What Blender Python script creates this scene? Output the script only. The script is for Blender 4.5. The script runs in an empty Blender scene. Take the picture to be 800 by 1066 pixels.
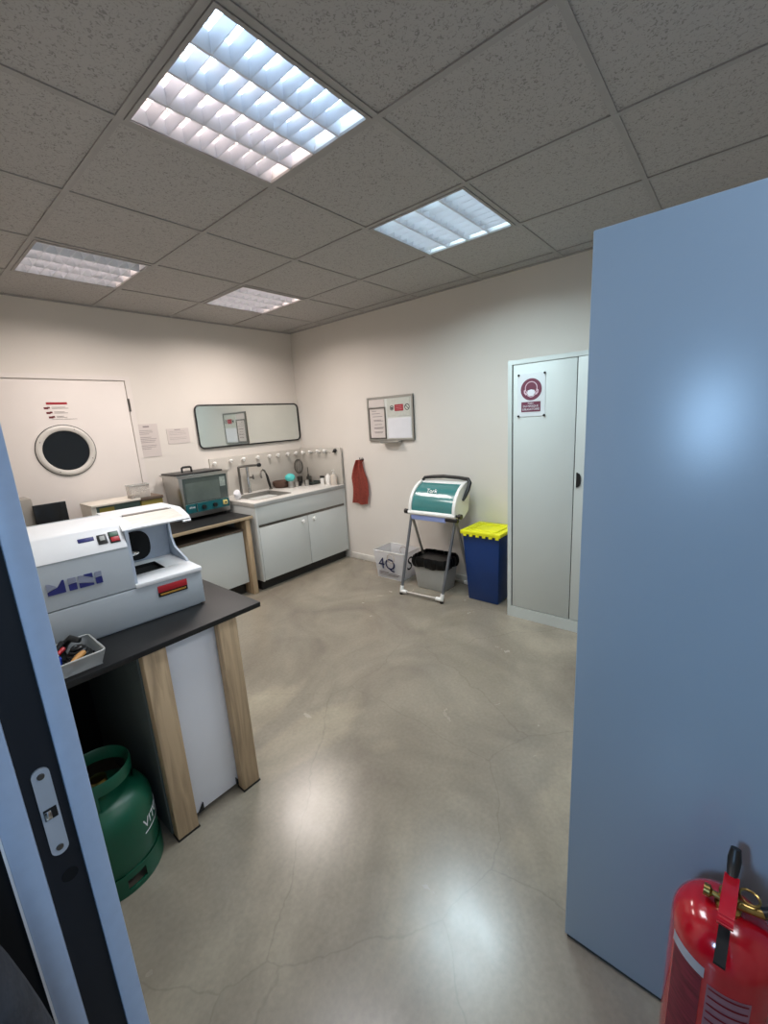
import bpy, bmesh, math, random
from mathutils import Matrix, Vector
random.seed(7)
R = math.radians
PI = math.pi
col = bpy.context.scene.collection

# ------------------------------------------------------------------ materials
def lin(c):
    return tuple(((v / 12.92) if v <= .04045 else ((v + .055) / 1.055) ** 2.4) for v in c)
def hexc(h):
    h = h.lstrip('#')
    return lin(tuple(int(h[i:i + 2], 16) / 255 for i in (0, 2, 4)))
def mat(name, c, rough=.5, metal=0, var=.06, scale=8, bump=0, bscale=200, emit=0, ecol=None, trans=0, alpha=1, coat=0, stretch=None, spec=.5):
    m = bpy.data.materials.new(name); m.use_nodes = True
    nt = m.node_tree; b = nt.nodes['Principled BSDF']
    if isinstance(c, str): c = hexc(c)
    b.inputs['Roughness'].default_value = rough
    b.inputs['Metallic'].default_value = metal
    b.inputs['Specular IOR Level'].default_value = spec
    b.inputs['Transmission Weight'].default_value = trans
    b.inputs['Alpha'].default_value = alpha
    b.inputs['Coat Weight'].default_value = coat
    tc = nt.nodes.new('ShaderNodeTexCoord')
    src = tc.outputs['Object']
    if stretch:
        mp = nt.nodes.new('ShaderNodeMapping'); mp.inputs['Scale'].default_value = stretch
        nt.links.new(src, mp.inputs[0]); src = mp.outputs[0]
    n = nt.nodes.new('ShaderNodeTexNoise'); n.inputs['Scale'].default_value = scale; n.inputs['Detail'].default_value = 4
    nt.links.new(src, n.inputs['Vector'])
    r = nt.nodes.new('ShaderNodeValToRGB')
    r.color_ramp.elements[0].position = .3; r.color_ramp.elements[1].position = .7
    r.color_ramp.elements[0].color = tuple(max(0, v * (1 - var)) for v in c) + (1,)
    r.color_ramp.elements[1].color = tuple(min(1, v * (1 + var)) for v in c) + (1,)
    nt.links.new(n.outputs['Fac'], r.inputs[0]); nt.links.new(r.outputs[0], b.inputs['Base Color'])
    if bump:
        n2 = nt.nodes.new('ShaderNodeTexNoise'); n2.inputs['Scale'].default_value = bscale
        nt.links.new(src, n2.inputs['Vector'])
        bp = nt.nodes.new('ShaderNodeBump'); bp.inputs['Strength'].default_value = bump; bp.inputs['Distance'].default_value = .002
        nt.links.new(n2.outputs['Fac'], bp.inputs['Height']); nt.links.new(bp.outputs[0], b.inputs['Normal'])
    if emit:
        b.inputs['Emission Color'].default_value = tuple(ecol or c) + (1,)
        b.inputs['Emission Strength'].default_value = emit
    return m

def wood(name, c1, c2, axis):
    m = bpy.data.materials.new(name); m.use_nodes = True; nt = m.node_tree; b = nt.nodes['Principled BSDF']
    b.inputs['Roughness'].default_value = .6
    tc = nt.nodes.new('ShaderNodeTexCoord'); mp = nt.nodes.new('ShaderNodeMapping')
    s = [14, 14, 14]; s[axis] = .9; mp.inputs['Scale'].default_value = s
    nt.links.new(tc.outputs['Object'], mp.inputs[0])
    n = nt.nodes.new('ShaderNodeTexNoise'); n.inputs['Scale'].default_value = 2.2; n.inputs['Detail'].default_value = 6; n.inputs['Distortion'].default_value = 1.2
    nt.links.new(mp.outputs[0], n.inputs['Vector'])
    r = nt.nodes.new('ShaderNodeValToRGB'); e = r.color_ramp.elements
    e[0].position = .3; e[0].color = hexc(c1) + (1,); e[1].position = .62; e[1].color = hexc(c2) + (1,)
    nt.links.new(n.outputs['Fac'], r.inputs[0])
    # knots
    mp2 = nt.nodes.new('ShaderNodeMapping'); s2 = [6, 6, 6]; s2[axis] = 2.6; mp2.inputs['Scale'].default_value = s2
    nt.links.new(tc.outputs['Object'], mp2.inputs[0])
    v = nt.nodes.new('ShaderNodeTexVoronoi'); v.inputs['Scale'].default_value = 1.6; nt.links.new(mp2.outputs[0], v.inputs['Vector'])
    kr = nt.nodes.new('ShaderNodeValToRGB'); kr.color_ramp.elements[0].position = .03; kr.color_ramp.elements[1].position = .1
    kr.color_ramp.elements[0].color = (.35, .3, .25, 1); kr.color_ramp.elements[1].color = (1, 1, 1, 1)
    nt.links.new(v.outputs['Distance'], kr.inputs[0])
    mx = nt.nodes.new('ShaderNodeMixRGB'); mx.blend_type = 'MULTIPLY'; mx.inputs[0].default_value = .8
    nt.links.new(r.outputs[0], mx.inputs[1]); nt.links.new(kr.outputs[0], mx.inputs[2]); nt.links.new(mx.outputs[0], b.inputs['Base Color'])
    return m

def floor_mat():
    m = bpy.data.materials.new('polished_concrete'); m.use_nodes = True; nt = m.node_tree; b = nt.nodes['Principled BSDF']
    tc = nt.nodes.new('ShaderNodeTexCoord')
    def noise(s, d=5, dist=0.):
        n = nt.nodes.new('ShaderNodeTexNoise'); n.inputs['Scale'].default_value = s; n.inputs['Detail'].default_value = d; n.inputs['Distortion'].default_value = dist
        nt.links.new(tc.outputs['Object'], n.inputs['Vector']); return n
    def ramp(src, a, bb, ca, cb):
        r = nt.nodes.new('ShaderNodeValToRGB'); e = r.color_ramp.elements
        e[0].position = a; e[1].position = bb; e[0].color = ca + (1,); e[1].color = cb + (1,); nt.links.new(src, r.inputs[0]); return r
    def mix(a, bb, mode='MULTIPLY', f=1.):
        x = nt.nodes.new('ShaderNodeMixRGB'); x.blend_type = mode; x.inputs[0].default_value = f
        nt.links.new(a, x.inputs[1]); nt.links.new(bb, x.inputs[2]); return x.outputs[0]
    big = ramp(noise(1.1, 6, 1.5).outputs['Fac'], .3, .7, hexc('#7d7467'), hexc('#a49b89'))
    mid = ramp(noise(5, 8, 1).outputs['Fac'], .3, .75, (.93, .93, .93), (1.04, 1.035, 1.02))
    fine = ramp(noise(60, 6).outputs['Fac'], .3, .7, (.92, .92, .92), (1.05, 1.05, 1.05))
    c = mix(mix(big.outputs[0], mid.outputs[0]), fine.outputs[0])
    # trowel sweeps: long soft-edged arcs
    mp = nt.nodes.new('ShaderNodeMapping'); mp.inputs['Rotation'].default_value = (0, 0, .7); mp.inputs['Scale'].default_value = (.8, 2.2, 1)
    nt.links.new(tc.outputs['Object'], mp.inputs[0])
    v = nt.nodes.new('ShaderNodeTexVoronoi'); v.feature = 'F1'; v.inputs['Scale'].default_value = .9; nt.links.new(mp.outputs[0], v.inputs['Vector'])
    nd = noise(2.5, 4)
    add = nt.nodes.new('ShaderNodeMath'); add.operation = 'MULTIPLY_ADD'; add.inputs[1].default_value = .5
    nt.links.new(nd.outputs['Fac'], add.inputs[0]); nt.links.new(v.outputs['Distance'], add.inputs[2])
    sweep = ramp(add.outputs[0], .55, .62, (1.06, 1.055, 1.03), (.89, .89, .90))
    c = mix(c, sweep.outputs[0])
    # fine cracks
    v2 = nt.nodes.new('ShaderNodeTexVoronoi'); v2.feature = 'DISTANCE_TO_EDGE'; v2.inputs['Scale'].default_value = 1.0
    nw = noise(4, 5); mxv = nt.nodes.new('ShaderNodeMixRGB'); mxv.blend_type = 'ADD'; mxv.inputs[0].default_value = .12
    nt.links.new(tc.outputs['Object'], mxv.inputs[1]); nt.links.new(nw.outputs['Color'], mxv.inputs[2]); nt.links.new(mxv.outputs[0], v2.inputs['Vector'])
    crack = ramp(v2.outputs['Distance'], 0, .003, (.72, .71, .7), (1, 1, 1))
    c = mix(c, crack.outputs[0], f=.5)
    nt.links.new(c, b.inputs['Base Color'])
    rr = ramp(noise(5, 8, 1).outputs['Fac'], .25, .75, (.20,) * 3, (.28,) * 3)
    nt.links.new(rr.outputs[0], b.inputs['Roughness'])
    b.inputs['Specular IOR Level'].default_value = .6
    bp = nt.nodes.new('ShaderNodeBump'); bp.inputs['Strength'].default_value = .035; bp.inputs['Distance'].default_value = .01
    nt.links.new(noise(9, 9, .6).outputs['Fac'], bp.inputs['Height']); nt.links.new(bp.outputs[0], b.inputs['Normal'])
    return m

def tile_mat():
    m = bpy.data.materials.new('mineral_ceiling_tile'); m.use_nodes = True; nt = m.node_tree; b = nt.nodes['Principled BSDF']
    b.inputs['Roughness'].default_value = .95
    tc = nt.nodes.new('ShaderNodeTexCoord')
    n = nt.nodes.new('ShaderNodeTexNoise'); n.inputs['Scale'].default_value = 85; n.inputs['Detail'].default_value = 3; n.inputs['Distortion'].default_value = 1.4
    nt.links.new(tc.outputs['Object'], n.inputs['Vector'])
    r = nt.nodes.new('ShaderNodeValToRGB'); e = r.color_ramp.elements
    e[0].position = .34; e[0].color = hexc('#8b8885') + (1,); e[1].position = .46; e[1].color = hexc('#aeaba8') + (1,)
    nt.links.new(n.outputs['Fac'], r.inputs[0]); nt.links.new(r.outputs[0], b.inputs['Base Color'])
    bp = nt.nodes.new('ShaderNodeBump'); bp.inputs['Strength'].default_value = .45; bp.inputs['Distance'].default_value = .003
    nt.links.new(r.outputs[0], bp.inputs['Height']); nt.links.new(bp.outputs[0], b.inputs['Normal'])
    return m

M = dict(
    pegwhite=mat('peg_white', '#f2f0ec', .3, var=.01),
    wall=mat('painted_plaster', '#d9d3cb', .85, var=.02, scale=2, bump=.15, bscale=120),
    door=mat('painted_door', '#dcd5cf', .55, var=.015, scale=3),
    base=mat('baseboard_white', '#d9d6cf', .5),
    floor=floor_mat(), tile=tile_mat(),
    tbar=mat('ceiling_rail', '#9f9c99', .6),
    frameblue=mat('door_frame_paint', '#b7c8e0', .38, var=.03, scale=40),
    rebate=mat('dark_rebate', '#10141c', .6, var=.1),
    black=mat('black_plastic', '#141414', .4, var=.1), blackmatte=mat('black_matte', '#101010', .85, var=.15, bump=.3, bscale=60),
    steel=mat('brushed_steel', '#b9b8b4', .3, 1, var=.08, scale=30, stretch=(1, 1, 12)),
    steeld=mat('dark_steel', '#77746f', .32, 1, var=.12, scale=25),
    chrome=mat('chrome', '#d6d6d6', .12, 1, var=.02), brass=mat('brass', '#a58b52', .3, 1),
    panelblue=mat('satin_blue_grey_paint', '#9dafbf', .27, var=.02, scale=3, bump=.05, bscale=300),
    cabgrey=mat('cabinet_light_grey_paint', '#c4cac6', .42, var=.015, scale=3),
    cabgap=mat('dark_gap', '#2a2d2e', .8),
    white=mat('white_plastic', '#e2e0db', .4, var=.02), whitelam=mat('white_laminate', '#c9ccc9', .35, var=.02, scale=2),
    counter=mat('speckled_counter', '#c9c6c0', .35, var=.2, scale=160),
    counteredge=mat('counter_edge_grey', '#a3a5a3', .4), splash=mat('splash_laminate', '#bdb8af', .45, var=.12, scale=120),
    grey=mat('grey_plastic', '#a9aaa6', .45, var=.04), paper=mat('paper', '#cbc2bd', .8, var=.02), paperw=mat('paper_white', '#dcdce0', .8, var=.02),
    ink=mat('printed_grey_text', '#857c7b', .8), red=mat('sign_red', '#a0202c', .6), burg=mat('sign_burgundy', '#6d3548', .55),
    inkd=mat('dark_ink', '#20202a', .7), blueink=mat('dark_blue_ink', '#20264e', .7),
    machine=mat('machine_shaded_paint', '#adb4b9', .35, var=.02, scale=4, bump=.05, bscale=400),  # greyer than the white tops: shade of the upright faces put into colour
    machinew=mat('machine_white_paint', '#e6e6e6', .35, var=.02),
    navy=mat('navy_letter', '#23286e', .45), letgrey=mat('grey_letter', '#8a90a4', .45),
    woodleg=wood('pine_leg', '#9a8468', '#c4aa88', 2), woodedge=wood('pale_wood_edge', '#9d8a70', '#b5a284', 0),
    brown=mat('brown_board', '#5b4c40', .6, var=.2, scale=6, stretch=(1, 12, 12)),
    blacktop=mat('black_laminate', '#0e0f10', .48, var=.15, scale=90, bump=.05, bscale=500),
    teal=mat('teal_plastic', '#3d7a78', .2, var=.05, coat=.5), tealstrip=mat('teal_panel', '#0e5a60', .4, var=.05),
    bluebin=mat('dark_blue_plastic', '#06306a', .4, var=.05), yellow=mat('yellow_plastic', '#e3e01c', .45, var=.04),
    lilac=mat('lilac_paper', '#8f9fd6', .7), bagblack=mat('black_bin_bag', '#0c0c0e', .3, var=.2, bump=1., bscale=18),
    crate=mat('white_corrugated', '#ecebec', .6, var=.03), cloth=mat('rust_terry_cloth', '#b0574a', .95, var=.2, scale=60, bump=.8, bscale=150),
    gas=mat('green_bottle_paint', '#084f39', .38, var=.08, scale=12), gasd=mat('dark_green', '#0a4a38', .5, var=.1),
    extred=mat('extinguisher_red', '#b30b1e', .18, var=.03, coat=.6), extlab=mat('label_pinkish', '#c08e98', .5, var=.05),
    tub=mat('translucent_tub', '#b9bdbd', .3, var=.05, alpha=.75), glassy=mat('clear_plastic', '#cfc9c0', .15, var=.02, alpha=.38),
    turq=mat('turquoise_rubber', '#4cb8b4', .4), wicker=mat('brown_wicker', '#5e463a', .8, var=.35, scale=90, bump=1, bscale=90),
    mirror=mat('mirror_glass', '#dfe6e4', .03, 1, var=.005), darkglass=mat('dark_port_glass', '#10171d', .08, var=.05),
    orange=mat('orange_wood', '#c08a4a', .5), bluep=mat('blue_plastic', '#1d3fae', .4), redp=mat('red_plastic', '#b3262e', .4),
    mustard=mat('mustard_paint', '#8a7a30', .5, var=.1), greenbox=mat('green_grey_box', '#3e5148', .5, var=.1), cream=mat('cream_lid', '#cfc8bc', .5),
    glassdoor=mat('grey_glass_door', '#4c5654', .18, var=.15, scale=6), warmtint=mat('warm_translucent_visor', '#dcd3c6', .3, var=.10, scale=18, stretch=(1, 4, 1)),
    chamber=mat('chamber_blue_grey', '#b3bcc8', .5, var=.08, scale=14), bag=mat('charcoal_fabric', '#2b2d33', .95, var=.35, scale=25, bump=1, bscale=60),
    wb=mat('whiteboard_enamel', '#d3d5d0', .25, var=.02), alu=mat('aluminium_frame', '#a7a59f', .4, .8, var=.05),
    reflector=mat('louvre_aluminium', '#dfe2e8', .3, .55, var=.03), housing=mat('fixture_white', '#dcdcdc', .5), shadewall=mat('shaded_corridor_wall', '#0b0d10', .9),
)

# ------------------------------------------------------------------ builders
class B:
    def __init__(s, M=None): s.bm = bmesh.new(); s.M = M or Matrix()
    def _new(s, vs): 
        for v in vs: v.co = s.M @ v.co
    def box(s, x0, y0, z0, x1, y1, z1, bev=0, seg=2, M2=None):
        x0, x1 = min(x0, x1), max(x0, x1); y0, y1 = min(y0, y1), max(y0, y1); z0, z1 = min(z0, z1), max(z0, z1)
        t = bmesh.new(); r = bmesh.ops.create_cube(t, size=1)
        for v in r['verts']: v.co = Vector(((x0 + x1) / 2 + v.co.x * (x1 - x0), (y0 + y1) / 2 + v.co.y * (y1 - y0), (z0 + z1) / 2 + v.co.z * (z1 - z0)))
        if bev: bmesh.ops.bevel(t, geom=list(t.edges), offset=bev, segments=seg, profile=.5, affect='EDGES')
        return s.merge(t, M2)
    def xframe(s, x0, x1, y0, y1, z0, z1, w, wb=None, bev=0):   # frame in the YZ plane
        wb = wb or w
        return s.box(x0, y0, z0, x1, y1, z0 + wb, bev).box(x0, y0, z1 - w, x1, y1, z1, bev).box(x0, y0, z0 + wb, x1, y0 + w, z1 - w, bev).box(x0, y1 - w, z0 + wb, x1, y1, z1 - w, bev)
    def zframe(s, x0, y0, x1, y1, z0, z1, w, bev=0):            # frame in the XY plane
        return s.box(x0, y0, z0, x1, y0 + w, z1, bev).box(x0, y1 - w, z0, x1, y1, z1, bev).box(x0, y0 + w, z0, x0 + w, y1 - w, z1, bev).box(x1 - w, y0 + w, z0, x1, y1 - w, z1, bev)
    def frustum(s, b, t_, z0, z1, bev=0):   # b,t_: (x0,y0,x1,y1)
        t = bmesh.new()
        vs = [t.verts.new(p) for p in [(b[0], b[1], z0), (b[2], b[1], z0), (b[2], b[3], z0), (b[0], b[3], z0), (t_[0], t_[1], z1), (t_[2], t_[1], z1), (t_[2], t_[3], z1), (t_[0], t_[3], z1)]]
        for f in [(3, 2, 1, 0), (4, 5, 6, 7), (0, 1, 5, 4), (1, 2, 6, 5), (2, 3, 7, 6), (3, 0, 4, 7)]: t.faces.new([vs[i] for i in f])
        if bev: bmesh.ops.bevel(t, geom=list(t.edges), offset=bev, segments=2, profile=.5, affect='EDGES')
        return s.merge(t)
    def merge(s, t, M2=None):
        me = bpy.data.meshes.new('t'); t.to_mesh(me); t.free()
        me.transform(s.M @ M2 if M2 else s.M)
        s.bm.from_mesh(me); bpy.data.meshes.remove(me); return s
    def prism(s, pts, f, d0, d1):
        """pts 2D polygon; f(a,b,d)->xyz ; extruded from d0 to d1"""
        t = bmesh.new()
        a = [t.verts.new(f(p[0], p[1], d0)) for p in pts]; b = [t.verts.new(f(p[0], p[1], d1)) for p in pts]
        n = len(pts); t.faces.new(a[::-1]); t.faces.new(b)
        for i in range(n): t.faces.new((a[i], a[(i + 1) % n], b[(i + 1) % n], b[i]))
        bmesh.ops.recalc_face_normals(t, faces=t.faces)
        return s.merge(t)
    def lathe(s, prof, c=(0, 0, 0), ax='z', n=32, a0=0, a1=2 * PI):
        t = bmesh.new(); full = abs(a1 - a0 - 2 * PI) < 1e-6; k = n if full else n + 1; rings = []
        for r, h in prof:
            ring = []
            for i in range(k):
                a = a0 + (a1 - a0) * i / n; u, v = r * math.cos(a), r * math.sin(a)
                p = {'z': (u, v, h), 'x': (h, u, v), 'y': (v, h, u)}[ax]
                ring.append(t.verts.new((c[0] + p[0], c[1] + p[1], c[2] + p[2])))
            rings.append(ring)
        for i in range(len(rings) - 1):
            for j in range(n if full else n):
                q = (j + 1) % k
                t.faces.new((rings[i][j], rings[i][q], rings[i + 1][q], rings[i + 1][j]))
        bmesh.ops.remove_doubles(t, verts=t.verts, dist=1e-6); bmesh.ops.recalc_face_normals(t, faces=t.faces)
        return s.merge(t)
    def tube(s, pts, r, n=10, closed=False):
        pts = [Vector(p) for p in pts]; t = bmesh.new(); rings = []; N = len(pts); up = None
        for i, p in enumerate(pts):
            if closed: d = (pts[(i + 1) % N] - pts[i - 1]).normalized()
            else: d = ((pts[min(i + 1, N - 1)] - p).normalized() + (p - pts[max(i - 1, 0)]).normalized()).normalized()
            if up is None:
                up = Vector((0, 0, 1)) if abs(d.z) < .9 else Vector((1, 0, 0))
            x = (up - d * up.dot(d)).normalized(); up = x; y = d.cross(x)
            rr = r[i] if isinstance(r, (list, tuple)) else r
            rings.append([t.verts.new(p + (x * math.cos(2 * PI * k / n) + y * math.sin(2 * PI * k / n)) * rr) for k in range(n)])
        for i in range(N if closed else N - 1):
            a, b = rings[i], rings[(i + 1) % N]
            for k in range(n): t.faces.new((a[k], a[(k + 1) % n], b[(k + 1) % n], b[k]))
        if not closed: t.faces.new(rings[0][::-1]); t.faces.new(rings[-1])
        bmesh.ops.recalc_face_normals(t, faces=t.faces)
        return s.merge(t)
    def sphere(s, c, r, sx=1, sy=1, sz=1, seg=20):
        t = bmesh.new(); bmesh.ops.create_uvsphere(t, u_segments=seg, v_segments=seg // 2 + 2, radius=r)
        for v in t.verts: v.co = Vector((c[0] + v.co.x * sx, c[1] + v.co.y * sy, c[2] + v.co.z * sz))
        return s.merge(t)
    def grid(s, f, nu, nv, thick=0):
        t = bmesh.new(); g = [[t.verts.new(f(i / nu, j / nv)) for j in range(nv + 1)] for i in range(nu + 1)]
        for i in range(nu):
            for j in range(nv): t.faces.new((g[i][j], g[i + 1][j], g[i + 1][j + 1], g[i][j + 1]))
        if thick: bmesh.ops.solidify(t, geom=list(t.faces), thickness=thick)
        bmesh.ops.recalc_face_normals(t, faces=t.faces)
        return s.merge(t)
    def text(s, string, size, M2, ext=.0004, bend=None, align='CENTER'):
        cu = bpy.data.curves.new('t', 'FONT'); cu.body = string; cu.size = size; cu.extrude = ext; cu.align_x = align; cu.align_y = 'CENTER'; cu.resolution_u = 3
        o = bpy.data.objects.new('t', cu); me = bpy.data.meshes.new_from_object(o)
        if bend:
            for v in me.vertices: v.co = bend(v.co)
        me.transform(s.M @ M2 if M2 else s.M); s.bm.from_mesh(me)
        bpy.data.meshes.remove(me); bpy.data.objects.remove(o); bpy.data.curves.remove(cu); return s

WM = {}
def link(name, b, m, parent=None, base=None, kind=None):
    me = bpy.data.meshes.new(name); b.bm.to_mesh(me); b.bm.free()
    me.materials.append(m if not isinstance(m, str) else M[m])
    o = bpy.data.objects.new(name, me); col.objects.link(o)
    if parent:
        o.parent = parent; me.transform(WM[parent.name].inverted()); WM[o.name] = WM[parent.name]
    else:
        base = Vector(base) if base else Vector((0, 0, 0)); o.location = base; me.transform(Matrix.Translation(-base)); WM[o.name] = Matrix.Translation(base)
    for p in me.polygons: p.use_smooth = True
    me.set_sharp_from_angle(angle=R(38))
    if kind: o['kind'] = kind
    return o
def S(name, b, m, parent=None, base=None): return link(name, b, m, parent, base, None if parent else 'structure')
def thing(name, label, cat, loc, group=None):
    o = bpy.data.objects.new(name, None); col.objects.link(o); o.location = loc; o.empty_display_size = .1
    WM[o.name] = Matrix.Translation(Vector(loc)); o['label'] = label; o['category'] = cat
    if group: o['group'] = group
    return o
def tag(o, label, cat, group=None):
    o['label'] = label; o['category'] = cat
    if group: o['group'] = group
    return o
P = lambda name, b, m, par: link(name, b, m, par)
def frame_on(axis, at):
    """text matrix lying on a wall: 'Y' = on wall facing -Y (reads left->right along +X); 'X' = on wall facing -X (reads along -Y)"""
    if axis == 'Y': r = Matrix(((1, 0, 0), (0, 0, -1), (0, 1, 0))).to_4x4()
    else: r = Matrix(((0, 0, -1), (-1, 0, 0), (0, 1, 0))).to_4x4()
    return Matrix.Translation(Vector(at)) @ r

# ------------------------------------------------------------------ room
XW, YW, H, T = 2.012, 3.083, 2.62, .625
XL, XLo = -1.264, -1.374     # doorway wall inner / outer
YJ, YH = -.35, -1.40         # doorway jambs
YF = -2.7
S('floor', B().box(-3.6, YF - .1, -.1, XW + .1, YW + .1, 0), 'floor')
S('wall_back', B().box(XLo, YW, 0, XW + .1, YW + .1, H + .25), 'wall')
S('wall_right', B().box(XW, YF, 0, XW + .1, YW, H + .25), 'wall')
S('wall_front', B().box(XLo, YF - .1, 0, XW + .1, YF, H + .25), 'wall')
S('wall_left', B().box(XLo + .01, YJ + .02, 0, XL - .01, YW, H + .25).box(XLo + .01, YF, 0, XL - .01, YH - .05, H + .25).box(XLo + .01, YH - .05, 2.13, XL - .01, YJ + .02, H + .25), 'wall')
S('wall_corridor', B().box(-2.6, -.346, 0, XLo - .0005, -.2, H), 'shadewall')  # near-black colour stands in for the shade outside the doorway
S('baseboard_right', B().box(XW - .012, .25, 0, XW, 2.33, .07, .003), 'base')
lights = [(-1, 0), (1, 0), (-1, 3), (1, 3)]
b = B()
for i in range(-3, 4):
    for j in range(-5, 5):
        if (i, j) in lights: continue
        x0, x1, y0, y1 = max(i * T, XL), min((i + 1) * T, XW), max(j * T, YF), min((j + 1) * T, YW)
        if x1 - x0 < .02 or y1 - y0 < .02: continue
        b.box(x0 + .006, y0 + .006, H + .006, x1 - .006, y1 - .006, H + .02, .004, 1)
S('ceiling', b, 'tile')
b = B()
for i in range(-2, 4): b.box(i * T - .012, YF, H, i * T + .012, YW - .022, H + .0072)
for j in range(-4, 5): b.box(XL, j * T - .012, H + .0006, XW - .022, j * T + .012, H + .0066)
S('trim_1', b, 'tbar')
b = B().box(XW - .022, YF, H - .003, XW, YW, H + .02).box(XL, YW - .022, H - .003, XW - .022, YW, H + .02)
S('trim_2', b, 'tbar')
S('trim_3', B().box(XL, YF, H + .2, XW, YW, H + .22), 'cabgap')

# doorway jamb: two blue lips and a dark rebate carrying the strike plate
S('door_1', B().box(-1.294, YJ, 0, XL, YJ + .06, 2.13, .0015).box(XLo, YJ, 0, -1.341, YJ + .06, 2.13, .003)
  .box(XLo, YH - .06, 0, XL, YH, 2.13, .002), 'frameblue')
S('trim_4', B().box(-1.341, YJ + .008, 0, -1.294, YJ + .06, 2.13), 'rebate')
S('edge_highlight', B().box(XLo - .0028, YJ - .0015, 0, XLo + .0004, YJ + .02, 2.13), mat('painted_edge_highlight', '#f0f5fb', .3, .0))  # added pale strip, painted highlight of the bevel catching light
sp = thing('strike_plate', 'rounded steel strike plate set in the dark rebate of the blue door frame', 'lock plate', (-1.317, YJ + .008, 1.03))
pts = [(.011 * math.cos(a), .066 + .011 * math.sin(a)) for a in [PI * k / 10 for k in range(11)]] + [(.011 * math.cos(a), -.066 + .011 * math.sin(a)) for a in [PI + PI * k / 10 for k in range(11)]]
P('plate', B().prism(pts, lambda a, c, d: (-1.317 + a, YJ + .008 - d, 1.028 + c), 0, .003), mat('plate_steel', '#c4cad2', .4, .3), sp)
P('latch_hole', B().box(-1.325, YJ + .0035, 1.018, -1.309, YJ + .005, 1.036), 'black', sp)
P('latch', B().box(-1.3245, YJ + .001, 1.02, -1.316, YJ + .004, 1.034, .001), 'chrome', sp)
for z in (1.092, .964): P('screw', B().lathe([(0, YJ + .003), (.0045, YJ + .0032), (.005, YJ + .005)], (-1.317, 0, z), 'y', 12), 'steeld', sp)
P('bolt_hole', B().lathe([(0, YJ + .0074), (.011, YJ + .0074), (.011, YJ + .009)], (-1.314, 0, .905), 'y', 20), mat('hole_black', '#020203', .9), sp)
# dark bag outside, lower left
def bagp(u, v):
    a = 2 * PI * u; w = math.sin(PI * min(1, .04 + v * .96)) ** .45 * (1 - .1 * v)
    return (-1.470 + .112 * w * math.cos(a) * (1 + .02 * math.sin(5 * a)), -.475 + .085 * w * math.sin(a), 1.16 * v + .01 * math.sin(3 * a) * v * (1 - v))
tag(link('duffel_bag', B().grid(bagp, 32, 24), 'bag', base=(-1.470, -.475, 0)),
    'charcoal grey soft fabric bag in the dark corner outside the blue door frame', 'bag')

# back door with porthole
S('door_2', B().box(-.80, YW - .012, 0, .128, YW, 2.035, .003), 'door')
d2 = bpy.data.objects['door_2']
pc = (-.388, 1.487)
S('porthole_ring', B().lathe([(.155, YW - .014), (.16, YW - .026), (.175, YW - .032), (.19, YW - .030), (.199, YW - .022), (.20, YW - .012)], (pc[0], 0, pc[1]), 'y', 56), mat('porthole_frame_white', '#cbc7c0', .4), d2)
S('porthole_glass', B().lathe([(0, YW - .018), (.166, YW - .018)], (pc[0], 0, pc[1]), 'y', 56), 'darkglass', d2)
S('porthole_edge_shadow', B().lathe([(.199, YW - .012), (.199, YW - .017), (.2045, YW - .017), (.2045, YW - .012)], (pc[0], 0, pc[1]), 'y', 56), 'cabgap', d2)  # dark ring drawn as the shadow edge around the porthole frame
b = B()
for k in range(4): a = PI / 4 + k * PI / 2 + .35; b.sphere((pc[0] + .18 * math.cos(a), YW - .031, pc[1] + .18 * math.sin(a)), .004, seg=8)
S('porthole_screw', b, 'steeld', d2)
S('hinge', B().lathe([(0, 1.78), (.009, 1.78), (.009, 1.89), (0, 1.89)], (.137, YW - .014, 0), 'z', 12), 'steeld', d2)
S('trim_5', B().box(.132, YW - .018, 0, .175, YW, 2.042).box(-.85, YW - .018, 2.042, .175, YW, 2.078).box(-.85, YW - .018, 0, -.805, YW, 2.042), 'door')
n = thing('door_notice', 'red headed safety notice of three icon lines stuck on the door above the round window', 'notice', (-.38, YW - .013, 1.70))
P('red_header', B().box(-.455, YW - .014, 1.848, -.318, YW - .0125, 1.865), 'red', n)
b = B(); b2 = B()
for k, z in enumerate((1.822, 1.786, 1.752)):
    b.box(-.475 + .01 * k, YW - .014, z - .009, -.448 + .01 * k, YW - .0125, z + .006)
    b.box(-.452 + .01 * k, YW - .014, z - .004, -.436 + .01 * k, YW - .0125, z + .009)
    for q in range(2): b2.box(-.425 + .01 * k, YW - .0135, z + .004 - q * .009, -.335 + .02 * q - .01 * k, YW - .0125, z + .007 - q * .009)
b2.box(-.44, YW - .0135, 1.733, -.27, YW - .0125, 1.7355)
P('icons', b, mat('dark_red_icons', '#6b1f28', .6), n); P('text_lines', b2, 'ink', n)

def sheet(name, label, x0, x1, z0, z1, nl, seed, y=YW, m='paper', title=True, cat='notice'):
    rn = random.Random(seed); t = thing(name, label, cat, ((x0 + x1) / 2, y - .001, z0))
    P('sheet', B().box(x0, y - .004, z0, x1, y, z1), m, t)
    b = B(); w = x1 - x0; h = z1 - z0
    if title: b.box(x0 + w * .35, y - .0048, z1 - h * .10, x0 + w * .62, y - .0038, z1 - h * .06)
    for k in range(nl):
        z = z1 - h * (.2 + .6 * k / nl)
        if rn.random() < .22: continue
        b.box(x0 + w * .1, y - .0048, z - h * .006, x0 + w * (.55 + .33 * rn.random()), y - .0038, z + h * .006)
    P('text_lines', b, 'ink', t); return t
sheet('printed_notice', 'tall printed sheet on the back wall just right of the door', .15, .345, 1.37, 1.668, 12, 3)
sheet('printed_notice', 'small printed card on the back wall between tall sheet and mirror', .42, .632, 1.472, 1.614, 6, 5)

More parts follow.
